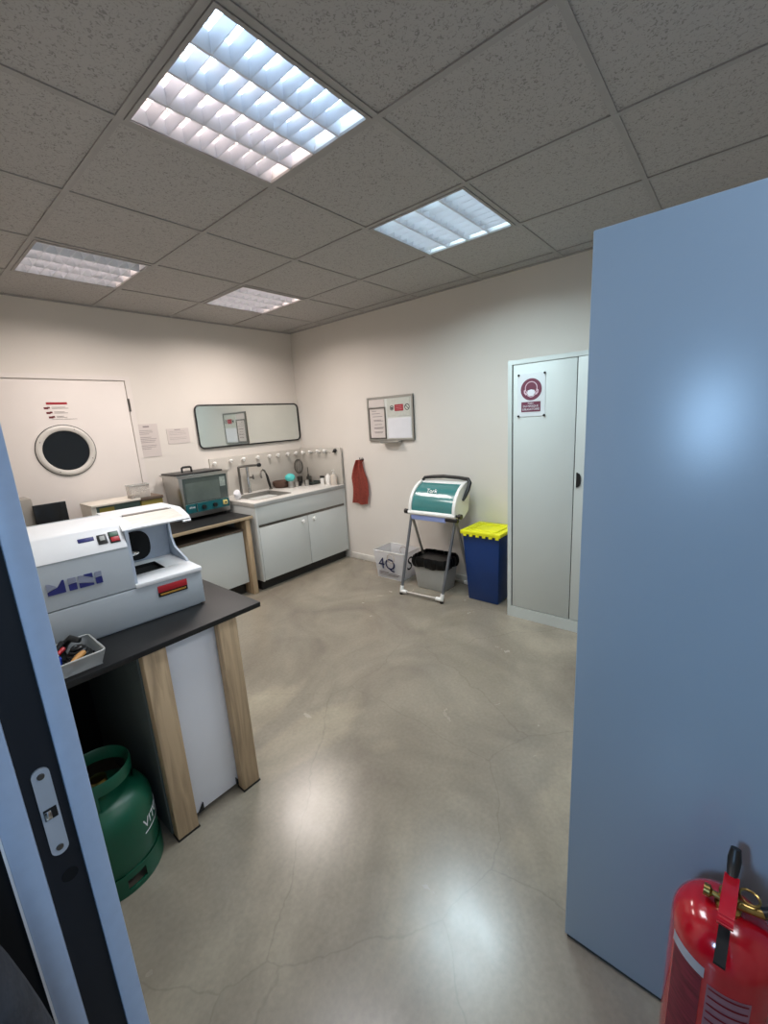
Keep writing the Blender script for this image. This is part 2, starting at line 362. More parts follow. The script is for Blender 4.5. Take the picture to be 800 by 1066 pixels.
# mirror
def rrect(x0, z0, x1, z1, r, n=8):
    out = []
    for cx, cz, a in ((x1 - r, z1 - r, 0), (x0 + r, z1 - r, PI / 2), (x0 + r, z0 + r, PI), (x1 - r, z0 + r, 1.5 * PI)):
        for k in range(n + 1): out.append((cx + r * math.cos(a + PI / 2 * k / n), cz + r * math.sin(a + PI / 2 * k / n)))
    return out
mi = thing('wall_mirror', 'long low mirror with thin black rounded frame above the sink', 'mirror', (1.35, YW - .01, 1.40))
P('frame', B().tube([(x, YW - .016, z) for x, z in rrect(.718, 1.402, 1.995, 1.825, .05)], .0085, 8, True), 'black', mi)
P('glass', B().prism(rrect(.718, 1.402, 1.995, 1.825, .05), lambda a, c, d: (a, YW - d, c), .003, .014), 'mirror', mi)

# ------------------------------------------------------------------ luminaires
def luminaire(i, j, label, tubes):
    x0, y0 = i * T + .014, j * T + .014; x1, y1 = x0 + T - .028, y0 + T - .028
    t = thing('ceiling_light', label, 'ceiling light', ((x0 + x1) / 2, (y0 + y1) / 2, H), 'louvred ceiling lights')
    z = H + .001
    P('frame', B().zframe(x0, y0, x1, y1, z - .004, z + .006, .014), 'tbar', t)
    P('housing', B().box(x0, y0, z + .09, x1, y1, z + .095).zframe(x0, y0, x1, y1, z + .006, z + .09, .004), 'housing', t)
    X0, X1, Y0, Y1 = x0 + .014, x1 - .014, y0 + .014, y1 - .014; rw = (Y1 - Y0) / 4
    lb = B()
    for k in range(1, 4):
        yc = Y0 + rw * k
        lb.prism([(yc - .004, z), (yc + .004, z), (yc + .012, z + .02), (yc + .022, z + .042), (yc - .022, z + .042), (yc - .012, z + .02)], lambda a, c, d: (d, a, c), X0, X1)
    for yc, s_ in ((Y0, 1), (Y1, -1)):
        q = [(yc, z), (yc + .003 * s_, z), (yc + .010 * s_, z + .02), (yc + .02 * s_, z + .042), (yc, z + .042)]
        lb.prism(q, lambda a, c, d: (d, a, c), X0, X1)
    P('reflector', lb, 'reflector', t)
    cb = B(); nc = 9; cw = (X1 - X0) / nc
    for k in range(4):
        ya, yb = Y0 + rw * k + .006, Y0 + rw * (k + 1) - .006
        for q in range(1, nc):
            xc = X0 + cw * q
            cb.prism([(xc - .0012, z), (xc + .0012, z), (xc + .005, z + .018), (xc + .013, z + .038), (xc - .013, z + .038), (xc - .005, z + .018)], lambda a, c, d: (a, d, c), ya, yb)
    P('louvre', cb, 'reflector', t)
    for k, (c, e) in enumerate(tubes):
        yc = Y0 + rw * (k + .5)
        P('tube', B().lathe([(0, X0 + .01), (.008, X0 + .01), (.008, X1 - .01), (0, X1 - .01)], (0, yc, z + .062), 'x', 12), mat('tube_glow', (1, 1, 1), .5, emit=e, ecol=c), t)
        # matt glowing strip behind each tube, the lit back of its trough
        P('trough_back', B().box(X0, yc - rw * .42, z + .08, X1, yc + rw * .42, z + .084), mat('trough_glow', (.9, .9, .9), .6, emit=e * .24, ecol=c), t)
cool, warm, dim = (.58, .78, 1.0), (1.0, .80, .74), (.45, .55, .68)
E_ = 9.0
luminaire(-1, 0, 'largest nearest ceiling light, louvred, blue and pinkish rows of tubes', [(cool, E_ * 1.2), (cool, E_), (warm, E_ * .8), (warm, E_ * .9)])
luminaire(1, 0, 'cool blue-white louvred ceiling light toward the right wall', [((.66, .88, 1.0), E_)] * 4)
luminaire(-1, 3, 'louvred ceiling light at left, pinkish white with its front row of cells dark', [(dim, .8), (warm, E_ * .7), (warm, E_ * .7), (warm, E_ * .7)])
luminaire(1, 3, 'smallest farthest ceiling light, warm white, near the corner above the sink', [(warm, E_ * .9)] * 4)
def area(name, loc, size, power, c, rot=(0, 0, 0), sy=None, spread=180):
    l = bpy.data.lights.new(name, 'AREA'); l.energy = power; l.color = c; l.size = size; l.spread = R(spread)
    if sy: l.shape = 'RECTANGLE'; l.size_y = sy
    o = bpy.data.objects.new(name, l); o.location = loc; o.rotation_euler = rot; col.objects.link(o); return o
LP = 22
for (i, j), c, k in zip(lights, [(.95, .96, 1), (.74, .92, 1), (1, .90, .85), (1, .90, .85)], (.7, 1.1, .8, 1.1)):
    area('ceiling_lamp', ((i + .5) * T, (j + .5) * T, H - .006), .55, LP * k, c, spread=158)
area('daylight_lamp', (-3.3, -.06, 2.1), .7, 100, (.40, .66, 1), (0, R(-90), 0), sy=.8)
area('corridor_lamp', (-1.75, -2.2, 1.75), .6, 11, (.45, .70, 1), (R(60), 0, 0))
area('ceiling_lamp', (-.31, -1.56, H - .006), .55, LP * .5, (.94, .95, 1), spread=150)
area('ceiling_lamp', (1.2, -1.56, H - .006), .55, LP * .4, (.94, .95, 1), spread=150)

# ------------------------------------------------------------------ tall cabinets
cx, cy1, cy0, ch = 1.583, .211, -.76, 1.923
cb = thing('tambour_cabinet', 'tall light grey metal cabinet with two flush doors beside the blue bin', 'cabinet', (cx + .21, (cy0 + cy1) / 2, 0))
P('body', B().box(cx + .02, cy0, .0, XW - .015, cy1, ch).xframe(cx, cx + .02, cy0, cy1, 0, ch, .030, .085), 'cabgrey', cb)
P('door', B().box(cx + .004, -.250, .09, cx + .02, cy1 - .038, ch - .033, .0015), 'cabgrey', cb)
dr = P('door', B().box(cx + .002, cy0 + .038, .09, cx + .02, -.256, ch - .033, .0015), 'cabgrey', cb)
P('gap_shadow', B().box(cx + .0115, cy0 + .031, .086, cx + .0125, cy1 - .031, ch - .031), 'cabgap', cb)
P('handle', B().prism([(-.270 - .0, 1.055), (-.276, 1.055), (-.292, 1.065), (-.298, 1.085), (-.298, 1.125), (-.292, 1.145), (-.276, 1.155), (-.270, 1.155)], lambda a, c, d: (d, a, c), cx - .004, cx + .004), 'black', dr)
# mask sign
ms = thing('mask_sign', 'laminated burgundy and white mask-required sign held by four magnets on the grey cabinet', 'sign', (cx, .04, 1.53))
fx = lambda a, c, d: (cx + .001 - d, a, c)
P('sheet', B().box(cx + .0012, -.052, 1.538, cx + .004, .14, 1.825), mat('sign_laminate', '#d5dadb', .25), ms)
def circ(c, r, n=40, a0=0, a1=2 * PI): return [(c[0] + r * math.cos(a0 + (a1 - a0) * k / n), c[1] + r * math.sin(a0 + (a1 - a0) * k / n)) for k in range(n)]
cc = (.044, 1.718)
P('disc', B().prism(circ(cc, .073), fx, 0, .001), 'burg', ms)
def ring(b, c, r, w, d0, d1, a0=0, a1=2 * PI, n=28):
    for k in range(n):
        q0, q1 = a0 + (a1 - a0) * k / n, a0 + (a1 - a0) * (k + 1) / n
        b.prism([(c[0] + rr * math.cos(q), c[1] + rr * math.sin(q)) for rr, q in ((r, q0), (r, q1), (r - w, q1), (r - w, q0))], fx, d0, d1)
b = B(); ring(b, (.044, 1.728), .043, .005, .001, .0018)
pinkm = mat('pale_pink_print', '#d6bcc6', .5)
ring(b, (.044, 1.700), .034, .004, .001, .0018, PI, 2 * PI)
b.prism([(.084, 1.722), (.095, 1.712), (.093, 1.695), (.080, 1.68), (.074, 1.688), (.086, 1.70)], fx, .001, .0018)
b.prism([(.004, 1.722), (-.007, 1.712), (-.005, 1.695), (.008, 1.68), (.014, 1.688), (.002, 1.70)][::-1], fx, .001, .0018)
P('head_outline', b, pinkm, ms)
P('mask', B().prism([(.068, 1.712), (.044, 1.718), (.020, 1.712), (.018, 1.69), (.03, 1.674), (.058, 1.674), (.07, 1.69)], fx, .0018, .003), 'paperw', ms)
P('caption_panel', B().box(cx, -.022, 1.568, cx + .0015, .112, 1.636), 'burg', ms)
b = B()
b.text('PORT', .016, frame_on('X', (cx - .0006, .046, 1.624))).text('DU MASQUE', .019, frame_on('X', (cx - .0006, .046, 1.606))).text('OBLIGATOIRE', .019, frame_on('X', (cx - .0006, .046, 1.585)))
P('caption', b, 'paperw', ms)
for y, z in ((.132, 1.818), (-.047, 1.818), (.132, 1.542), (-.047, 1.542)):
    P('magnet', B().lathe([(0, cx - .005), (.007, cx - .005), (.0075, cx + .0015)], (0, y, z), 'x', 14), 'black', ms)

px, py, ph = -.325, -.817, 1.935
tc = thing('steel_cupboard', 'tall plain satin blue-grey cupboard in the right foreground behind the fire extinguisher', 'cupboard', (px + .21, py - .475, 0))
P('body', B().box(px + .001, py - .95, .012, px + .42, py, ph, .0025), 'panelblue', tc)
P('plinth', B().box(px + .006, py - .945, 0, px + .41, py - .006, .014), 'cabgap', tc)

# ------------------------------------------------------------------ front table + machine
TZ = .835
tb = thing('work_table', 'black topped table on pine posts in the left foreground', 'table', (-.85, .9, 0))
P('tabletop', B().box(XL + .005, .452, TZ - .022, -.435, 1.36, TZ, .002), 'blacktop', tb)
for xa, xb, ya in ((-.92, -.838, .462), (-.632, -.553, .458), (-.632, -.553, 1.26)):
    P('leg', B().box(xa, ya, .006, xb, ya + .045, TZ - .022, .0025), 'woodleg', tb)
for xa, xb, ya in ((-.92, -.838, .462), (-.632, -.553, .458), (-.632, -.553, 1.26)):
    P('foot_pad', B().box(xa - .003, ya - .003, 0, xb + .003, ya + .048, .007), 'black', tb)
P('side_shade_board', B().box(-.926, .510, .01, -.907, 1.30, TZ - .024), mat('shaded_board_grey', '#555e5b', .8), tb)  # white cabinet side in shade, its shade put into this dark colour
P('back_or_shade_board', B().box(XL + .01, 1.30, .01, -.905, 1.32, TZ - .024), 'blackmatte', tb)  # added black sheet standing in for the darkness under the table
uc = thing('storage_cabinet', 'white low cabinet under the black table between its two pine posts', 'cabinet', (-.75, .9, 0))
P('body', B().box(-.904, .520, .018, -.56, 1.24, TZ - .03, .002), 'whitelam', uc)
P('front_panel', B().box(-.903, .508, .02, -.562, .520, TZ - .032, .001), mat('bright_white_laminate', '#eef0f5', .4, var=.01), uc)
P('plinth', B().box(-.9, .53, 0, -.57, 1.23, .02), 'black', uc)
for x in (-.815, -.64): P('bracket', B().prism([(x, .02), (x + .022, .02), (x + .022 if x < -.7 else x, .055)], lambda a, c, d: (a, d, c), .500, .508), 'black', uc)

# gas bottle
gx, gy = -1.105, .56
gb = thing('gas_bottle', 'dark green steel gas bottle standing on the floor under the black table', 'gas bottle', (gx, gy, 0))
P('body', B().lathe([(0, .03), (.11, .03), (.14, .045), (.150, .075), (.150, .25), (.146, .28), (.130, .312), (.10, .332), (.05, .342), (0, .344)], (gx, gy, 0), n=48), 'gas', gb)
b = B()
for k in range(4):
    a = k * PI / 2 + .35; b.lathe([(.146, .0), (.153, .0), (.153, .085), (.146, .085)], (gx, gy, 0), n=12, a0=a, a1=a + 1.15)
b.lathe([(.146, .06), (.1525, .06), (.1525, .085), (.146, .085)], (gx, gy, 0), n=48).lathe([(.146, 0), (.153, 0), (.153, .02), (.146, .02), (.146, 0)], (gx, gy, 0), n=48)
P('foot_ring', b, 'gas', gb)
b = B()
for k in range(3):
    a = k * 2 * PI / 3 - .25; b.lathe([(.095, .31), (.103, .31), (.107, .425), (.099, .425), (.095, .31)], (gx, gy, 0), n=8, a0=a, a1=a + .5)
b.lathe([(.097, .39), (.106, .39), (.108, .43), (.104, .437), (.099, .43), (.097, .39)], (gx, gy, 0), n=48)
P('collar', b, 'gas', gb)
P('valve', B().lathe([(0, .33), (.02, .33), (.02, .365), (.028, .37), (.028, .39), (0, .395)], (gx, gy, 0), n=20), 'brass', gb)
def bend(r, a0, z): return lambda co: Vector((gx + (r + co.z) * math.cos(a0 + co.x / r), gy + (r + co.z) * math.sin(a0 + co.x / r), z + co.y))
b = B().text('VITOGAZ', .048, None, bend=bend(.1505, R(-60), .200), align='LEFT')
for k in range(14):
    r = .1508; a, a2 = R(-60) + k * .09, R(-60) + (k + 1) * .09
    b.prism([(a, .166), (a2, .166), (a2, .170), (a, .170)], lambda q, c, d: (gx + (r + d) * math.cos(q), gy + (r + d) * math.sin(q), c), 0, .0005)
P('lettering', b, 'paperw', gb)

# polishing machine; local frame u (to the left), w (depth), z
ux, uy = -.99702516, .07707676
MM = Matrix(((ux, .07707676, 0, -.574), (uy, .99702516, 0, .66), (0, 0, 1, TZ), (0, 0, 0, 1)))
mc = thing('polishing_machine', 'white bench polishing machine with MINI lettering and tilted clear hood on the black table', 'machine', (-.88, .87, TZ))
UL, CH, WB = .655, .255, .42
fu = lambda a, c, d: (d, a, c)     # (w,z) profile extruded along u
fw = lambda a, c, d: (a, d, c)     # (u,z) profile extruded along w
b = B(MM).box(0, 0, .006, UL, WB, .152, .004).box(.02, .01, 0, UL - .02, WB - .01, .01)
P('base', b, 'machine', mc)
b = B(MM).prism([(.0015, .156), (.0015, .320), (.006, .330), (.05, .398), (.07, .406), (.30, .413), (.40, .405), (WB, .38), (WB, .156)], fu, CH, UL)
P('motor_housing', b, 'machine', mc)
b = B(MM).prism([(.000, .3255), (.004, .335), (.05, .401), (.07, .409), (.30, .416), (.30, .413), (.07, .405), (.05, .397), (.007, .331)], fu, CH + .002, UL - .002)
P('sloped_cover', b, 'machinew', mc)
# deck with sunken pit
b = B(MM).box(-.004, -.006, .150, CH - .0, .13, .168, .003).box(-.004, .27, .150, CH, .36, .168, .002).box(-.004, .13, .150, .10, .27, .168).box(.24, .13, .15, CH, .27, .168)
P('deck', b, 'machinew', mc)
P('pit', B(MM).box(.10, .13, .150, .24, .27, .1545).box(.099, .129, .1, .104, .271, .1675).box(.236, .129, .1, .241, .271, .1675).box(.099, .266, .1, .241, .271, .1675).box(.099, .129, .1, .241, .134, .1675), 'blackmatte', mc)
# chamber walls
b = B(MM).box(.004, .33, .165, CH, .345, .40).box(CH - .012, .01, .165, CH, .33, .385)
b.prism([(.13, .168), (.345, .168), (.345, .40), (.285, .40), (.30, .33), (.295, .26), (.265, .215), (.20, .195), (.145, .180)], fu, -.002, .007)
P('chamber', b, 'chamber', mc)
P('dust_port', B(MM).prism([(a, .245 + c) for a, c in [(.148 + .058 * math.copysign(abs(math.cos(q)) ** .8, math.cos(q)), .068 * math.copysign(abs(math.sin(q)) ** .8, math.sin(q))) for q in [2 * PI * k / 36 for k in range(36)]]], fw, .322, .331), 'blackmatte', mc)
P('spindle', B(MM).tube([(CH, .12, .262), (.215, .12, .262), (.20, .12, .262), (.192, .12, .262)], [.011, .011, .007, .002], 14), 'chrome', mc)
# hood
b = B(MM).prism([(.02, .384), (.045, .402), (.16, .413), (.41, .410), (.41, .402), (.16, .404), (.05, .394), (.026, .379)], fu, CH - .036, CH + .004)
b.prism([(.06, .366), (.085, .388), (.17, .413), (.41, .410), (.41, .402), (.17, .404), (.09, .380), (.066, .360)], fu, -.016, .018)
b.prism([(.20, .4125), (.41, .410), (.41, .402), (.20, .404)], fu, .018, CH - .036)
b.prism([(.026, .384), (.036, .392), (.042, .385), (.031, .377)], fu, .0, CH - .03)
P('hood', b, 'machinew', mc)
P('hood_slot', B(MM).prism([(.168, .4150), (.205, .4150), (.205, .400), (.168, .400)], fu, .03, CH - .045), 'steeld', mc)
P('visor', B(MM).prism([(.035, .390), (.165, .4135), (.165, .408), (.04, .384)], fu, .018, CH - .036), 'warmtint', mc)
# switches on slope
def slope(u, w):   # position on sloped cover front part w .0-.05 -> matrix with z normal
    return None
sl = Matrix.Translation((0, .004, .332)) @ Matrix.Rotation(math.atan2(.067, .046), 4, 'X')
def onslope(u0, u1, v0, v1, h, name, m, par, bev=.001):
    return P(name, B(MM @ sl).box(u0, v0, 0, u1, v1, h, bev), m, par)
onslope(.352, .402, .044, .060, .0035, 'name_badge', 'navy', mc)
s1 = onslope(.313, .343, .022, .060, .006, 'switch', 'black', mc); onslope(.320, .336, .034, .052, .010, 'rocker', 'grey', s1)
s2 = onslope(.272, .305, .018, .064, .006, 'switch', 'black', mc); onslope(.2745, .302, .022, .040, .011, 'stop_button', 'redp', s2); onslope(.2745, .302, .042, .060, .009, 'start_button', mat('green_grey_button', '#4e6a58', .4), s2)
# red label on base
P('warning_label', B(MM).box(.066, -.003, .088, .181, .001, .134, .0008), 'black', mc)
P('warning_label_top', B(MM).box(.066, -.006, .107, .181, .0, .134, .001), 'redp', mc)
P('warning_text', B(MM).box(.073, -.0045, .0945, .174, .0, .1015), mat('orange_print', '#b98a3a', .5), mc)
# MINI letters: grey upper, navy lower, diagonal cuts (reads left->right as u falls)
def poly(m, pts): P('letter_block', B(MM).prism(pts, fw, -.0018, 0.004), m, mc)
z0, z1 = .213, .259
for m_, pts in (('navy', [(.522, z0), (.470, z0), (.470, z1), (.476, z1), (.492, .236), (.522, .226)]), ('letgrey', [(.522, .229), (.494, .238), (.496, .242), (.514, z1 - .004), (.522, z1 - .004)]),
  ('navy', [(.460, z0), (.436, z0), (.436, .238), (.460, .236)]), ('letgrey', [(.460, .239), (.436, .241), (.436, z1), (.460, z1)]),
  ('navy', [(.429, z0), (.385, z0), (.385, .220), (.429, .232)]), ('letgrey', [(.429, .235), (.385, .223), (.385, .238), (.412, .252), (.420, z1), (.429, z1)]), ('navy', [(.385, .241), (.385, z1), (.412, z1), (.410, .2545)]),
  ('navy', [(.378, z0), (.357, z0), (.357, .238), (.378, .236)]), ('letgrey', [(.378, .239), (.357, .241), (.357, z1), (.378, z1)])): poly(m_, pts)

# plastic tub with odds and ends
tx0, tx1, ty0, ty1 = -1.245, -1.018, .472, .655
tt = thing('plastic_tub', 'shallow translucent grey plastic tub at the left front edge of the black table', 'tub', ((tx0 + tx1) / 2, (ty0 + ty1) / 2, TZ))
tz1 = TZ + .05
b = B().box(tx0 + .012, ty0 + .012, TZ, tx1 - .012, ty1 - .012, TZ + .003)
for p, q in (((tx0, ty0), (tx1, ty0)), ((tx1, ty0), (tx1, ty1)), ((tx1, ty1), (tx0, ty1)), ((tx0, ty1), (tx0, ty0))):
    cxm, cym = (tx0 + tx1) / 2, (ty0 + ty1) / 2
    def inn(p, k): return Vector((p[0] + math.copysign(k, cxm - p[0]), p[1] + math.copysign(k, cym - p[1]), 0))
    b.grid(lambda u, v: (inn(p, .014 * (1 - v)).lerp(inn(q, .014 * (1 - v)), u) + Vector((0, 0, TZ + .001 + .05 * v))), 6, 3, .002)
P('walls', b, 'tub', tt)
P('rim', B().tube([(x, y, tz1) for x, y in rrect(tx0, ty0, tx1, ty1, .015, 4)], .0035, 6, True), 'grey', tt)
coil = [(-1.072 + (.040 - .0004 * k) * math.cos(k * .35), .565 + (.044 - .0004 * k) * math.sin(k * .35), TZ + .014 + .0006 * k) for k in range(70)]
tag(link('coiled_cable', B().tube(coil, .006, 8), 'black', base=(-1.072, .565, TZ + .005)), 'black cable coiled in the right end of the plastic tub', 'cable')
tag(link('spring_clamp', B().tube([(-1.10, .645, TZ + .02), (-1.09, .64, TZ + .05), (-1.075, .625, TZ + .068), (-1.055, .60, TZ + .06)], [.008, .012, .013, .009], 10).tube([(-1.12, .63, TZ + .04), (-1.10, .635, TZ + .058), (-1.085, .64, TZ + .05)], .010, 10), 'black', base=(-1.075, .63, TZ + .01)), 'black clamp standing at the back of the plastic tub', 'clamp')
tag(link('tool_handle', B().tube([(-1.112, .492, TZ + .034), (-1.10, .503, TZ + .037), (-1.078, .52, TZ + .042), (-1.065, .53, TZ + .044)], [.006, .010, .0105, .008], 12), 'orange', base=(-1.09, .51, TZ + .03)), 'orange-brown tool handle at the front of the plastic tub', 'tool')
l = thing('marker_pen', 'red and white pen lying in the left of the plastic tub', 'pen', (-1.14, .58, TZ + .03))
P('cap', B().tube([(-1.125, .585, TZ + .045), (-1.103, .60, TZ + .052)], .007), 'redp', l); P('barrel', B().tube([(-1.15, .57, TZ + .036), (-1.126, .584, TZ + .044)], .0065), 'white', l)
tag(link('blue_cup', B().lathe([(.018, .0), (.022, .04), (.024, .055), (.021, .055), (.018, .005), (0, .004)], (-1.152, .515, TZ + .006), n=20), 'bluep', base=(-1.152, .515, TZ + .004)), 'small blue cup at the left front corner of the plastic tub', 'cup')
tag(link('work_glove', B().grid(lambda u, v: (-1.215 + .12 * u, .565 + .075 * v, TZ + .022 + .022 * math.sin(PI * u) * math.sin(PI * v) + .004 * math.sin(20 * u + 7 * v)), 14, 10, .006), 'blackmatte', base=(-1.15, .6, TZ + .01)), 'black crumpled glove along the back of the plastic tub', 'glove')

# ------------------------------------------------------------------ back bench
BZ, by0 = .77, 2.375
bn = thing('rear_bench', 'black topped workbench with pale wooden edge along the back wall left of the sink', 'bench', (-.2, 2.7, 0))
P('benchtop', B().box(XL + .002, by0 + .006, BZ - .022, .775, YW - .002, BZ, .001), 'blacktop', bn)
P('edge_band', B().box(XL + .002, by0 - .002, BZ - .026, .775, by0 + .006, BZ + .0005, .001), 'woodedge', bn)
P('leg', B().box(.695, by0 + .012, 0, .745, by0 + .21, BZ - .024, .002), 'woodleg', bn)
P('leg', B().box(-1.2, by0 + .012, 0, -1.15, by0 + .21, BZ - .024, .002), 'woodleg', bn)
P('shelf', B().box(-1.14, by0 + .05, .635, .69, YW - .01, .65), 'brown', bn)
P('back_or_shade_board', B().box(-1.14, YW - .06, .65, .69, YW - .05, BZ - .03), 'brown', bn)
bc = thing('low_cabinet', 'white flat fronted low cabinet beneath the rear bench', 'cabinet', (-.1, 2.7, 0))
P('body', B().box(-1.13, by0 + .075, .12, .685, YW - .02, .632, .001), 'whitelam', bc)
P('front_panel', B().box(-.24, by0 + .058, .125, .683, by0 + .075, .630, .001), 'whitelam', bc)
P('front_panel', B().box(-1.13, by0 + .058, .125, -.246, by0 + .075, .630, .001), 'whitelam', bc)
P('plinth', B().box(-1.13, by0 + .13, 0, .68, YW - .03, .12), 'black', bc)

# ultrasonic cleaner / heated bath
kx0, kx1, ky0, ky1, kz0, kz1 = .285, .765, 2.70, 3.03, .80, 1.205
kc = thing('ultrasonic_cleaner', 'stainless steel tank with handled lid and teal control strip on the rear bench', 'tank', ((kx0 + kx1) / 2, 2.86, BZ))
P('body', B().frustum((kx0 + .025, ky0 + .02, kx1 - .01, ky1), (kx0, ky0, kx1, ky1), kz0, kz1 - .02, .003), 'steel', kc)
for x in (kx0 + .05, kx1 - .05):
    for y in (ky0 + .05, ky1 - .04): P('foot', B().lathe([(0, BZ), (.014, BZ), (.016, kz0 + .002), (0, kz0 + .002)], (x, y, 0), n=16), 'black', kc)
P('rim', B().box(kx0 - .018, ky0 - .014, kz1 - .022, kx1 + .012, ky1 + .01, kz1 - .010, .002), 'steel', kc)
ld = P('lid', B().box(kx0 - .006, ky0 + .0, kz1 - .010, kx1 - .05, ky1 - .01, kz1 + .004, .002), 'black', kc)
P('lid_handle', B().tube([(kx0 + .11, 2.84, kz1), (kx0 + .112, 2.84, kz1 + .045), (kx0 + .125, 2.84, kz1 + .052), (kx0 + .185, 2.84, kz1 + .052), (kx0 + .198, 2.84, kz1 + .045), (kx0 + .20, 2.84, kz1)], .010, 8), 'black', ld)
fy = lambda z: ky0 + .02 * (1 - (z - kz0) / (kz1 - kz0 - .02))
def fpanel(x0, x1, z0, z1, d, name, m, par): return P(name, B().prism([(fy(z0) - d, z0), (fy(z1) - d, z1), (fy(z1) + .004, z1), (fy(z0) + .004, z0)], lambda a, c, e: (e, a, c), x0, x1), m, par)
fpanel(kx0 + .035, kx1 - .02, .93, 1.165, .003, 'front_window', 'glassdoor', kc)
fpanel(kx0 + .055, kx1 - .10, .94, 1.12, .0045, 'inner_window', mat('window_grey', '#5f6a66', .2, var=.2, scale=5), kc)
fpanel(kx1 - .095, kx1 - .04, 1.05, 1.14, .006, 'sticker', mat('pale_sticker', '#8e9a94', .6, var=.2, scale=60), kc)
st = fpanel(kx0 + .035, kx1 - .02, .845, .925, .008, 'control_strip', 'tealstrip', kc)
for x in (kx0 + .20, kx0 + .31): P('knob', B().lathe([(0, 2.682), (.018, 2.682), (.02, 2.70), (.02, 2.712)], (x, 0, .885), 'y', 20), 'black', st)
P('power_switch', B().box(kx1 - .085, 2.692, .87, kx1 - .045, 2.712, .912, .002), mat('yellow_switch', '#d8c47a', .4), st)
P('switch_dot', B().lathe([(0, 2.688), (.009, 2.688), (.010, 2.70)], (kx1 - .063, 0, .89), 'y', 14), 'black', st)
P('logo_text', B().text('elma', .03, frame_on('Y', (kx0 + .085, 2.694, .90))), 'paperw', st)
P('strip_divider', B().box(kx0 + .13, 2.694, .85, kx0 + .134, 2.71, .922), 'steel', st)

# bench objects at left
tag(link('flat_monitor', B().box(-.745, 2.71, BZ + .03, -.548, 2.73, 1.13, .004).box(-.69, 2.70, BZ, -.60, 2.78, BZ + .03, .003), mat('screen_black', '#0b0c0e', .25), base=(-.645, 2.73, BZ)), 'black rectangular screen standing on the rear bench at far left', 'screen')
tag(link('grey_case', B().box(-.93, 2.74, BZ, -.735, 2.95, 1.18, .006), mat('taupe_case', '#8d8880', .5), base=(-.83, 2.85, BZ)), 'grey case standing behind the black screen, at its left', 'case')
bx = thing('drawer_box', 'low grey-green box with pale lid and yellow label on the rear bench', 'box', (-.25, 2.82, BZ))
P('body', B().box(-.385, 2.72, BZ, -.045, 2.98, 1.045, .003), 'greenbox', bx)
P('lid', B().box(-.40, 2.70, 1.045, -.04, 2.99, 1.062, .003), 'cream', bx)
P('label', B().box(-.345, 2.717, .985, -.24, 2.721, 1.03), 'mustard', bx)
P('side_panel', B().box(-.40, 2.715, BZ, -.365, 2.985, 1.045, .002), 'cream', bx)
by = thing('drawer_box', 'mustard yellow fronted box with brown top right of the grey-green box', 'box', (.06, 2.82, BZ))
P('body', B().box(-.038, 2.71, BZ, .135, 2.97, 1.035, .003), 'mustard', by)
P('lid', B().box(-.038, 2.70, 1.035, .14, 2.975, 1.06, .002), 'brown', by)
cj = thing('clear_container', 'clear plastic container standing on top of the mustard yellow box', 'container', (-.03, 2.76, 1.062))
P('walls', B().box(-.105, 2.71, 1.063, .045, 2.713, 1.17).box(-.105, 2.80, 1.063, .045, 2.803, 1.17).box(-.105, 2.713, 1.063, -.102, 2.80, 1.17).box(.042, 2.713, 1.063, .045, 2.80, 1.17), 'glassy', cj)
P('rim', B().tube([(x, y, 1.17) for x, y in rrect(-.108, 2.707, .048, 2.806, .01, 3)], .0035, 6, True), 'grey', cj)
P('contents', B().box(-.10, 2.715, 1.0625, .04, 2.798, 1.085, .003), 'brown', cj)

# ------------------------------------------------------------------ sink unit
sx0, sx1, sy0, sz = .80, 1.985, 2.36, .882
sk = thing('sink_cabinet', 'white laminate sink base cabinet with two doors in the room corner', 'cabinet', (1.4, 2.72, 0))
P('body', B().box(sx0 + .016, sy0 + .02, .10, sx1 - .016, YW - .01, sz - .04, .001), 'whitelam', sk)
P('side_panel', B().box(sx0 - .002, sy0 + .0, .10, sx0 + .016, YW - .01, sz - .04, .001), 'whitelam', sk)
P('side_panel', B().box(sx1 - .016, sy0, .10, sx1 + .0, YW - .01, sz - .04, .001), 'whitelam', sk)
P('apron_panel', B().box(sx0 + .018, sy0 + .002, .665, sx1 - .018, sy0 + .02, sz - .042, .001), 'whitelam', sk)
P('grip_rail', B().box(sx0 + .018, sy0 + .006, .640, sx1 - .018, sy0 + .021, .664, .001), 'steeld', sk)
mid = 1.415
for xa, xb, kx in ((sx0 + .02, mid - .003, mid - .075), (mid + .003, sx1 - .019, mid + .075)):
    d = P('door', B().box(xa, sy0 + .001, .105, xb, sy0 + .02, .636, .0015), 'whitelam', sk)
    P('knob', B().lathe([(0, sy0 - .030), (.016, sy0 - .028), (.020, sy0 - .018), (.010, sy0 - .008), (.010, sy0 + .003)], (kx, 0, .592), 'y', 16), 'pegwhite', d)
P('plinth', B().box(sx0 + .01, sy0 + .06, 0, sx1 - .004, YW - .02, .10), 'black', sk)
ct = thing('worktop', 'speckled pale worktop with inset steel sink on the white sink cabinet', 'worktop', (1.4, 2.72, sz - .04))
ax0, ax1, ay0, ay1 = .915, 1.34, 2.50, 2.90
P('slab', B().box(sx0 - .01, sy0 - .005, sz - .04, ax0, YW, sz, .001).box(ax1, sy0 - .005, sz - .04, sx1, YW, sz, .001).box(ax0, sy0 - .005, sz - .04, ax1, ay0, sz).box(ax0, ay1, sz - .04, ax1, YW, sz), 'counter', ct)
P('edge_band', B().box(sx0 - .012, sy0 - .009, sz - .04, sx1, sy0 - .004, sz - .003, .001), 'counteredge', ct)
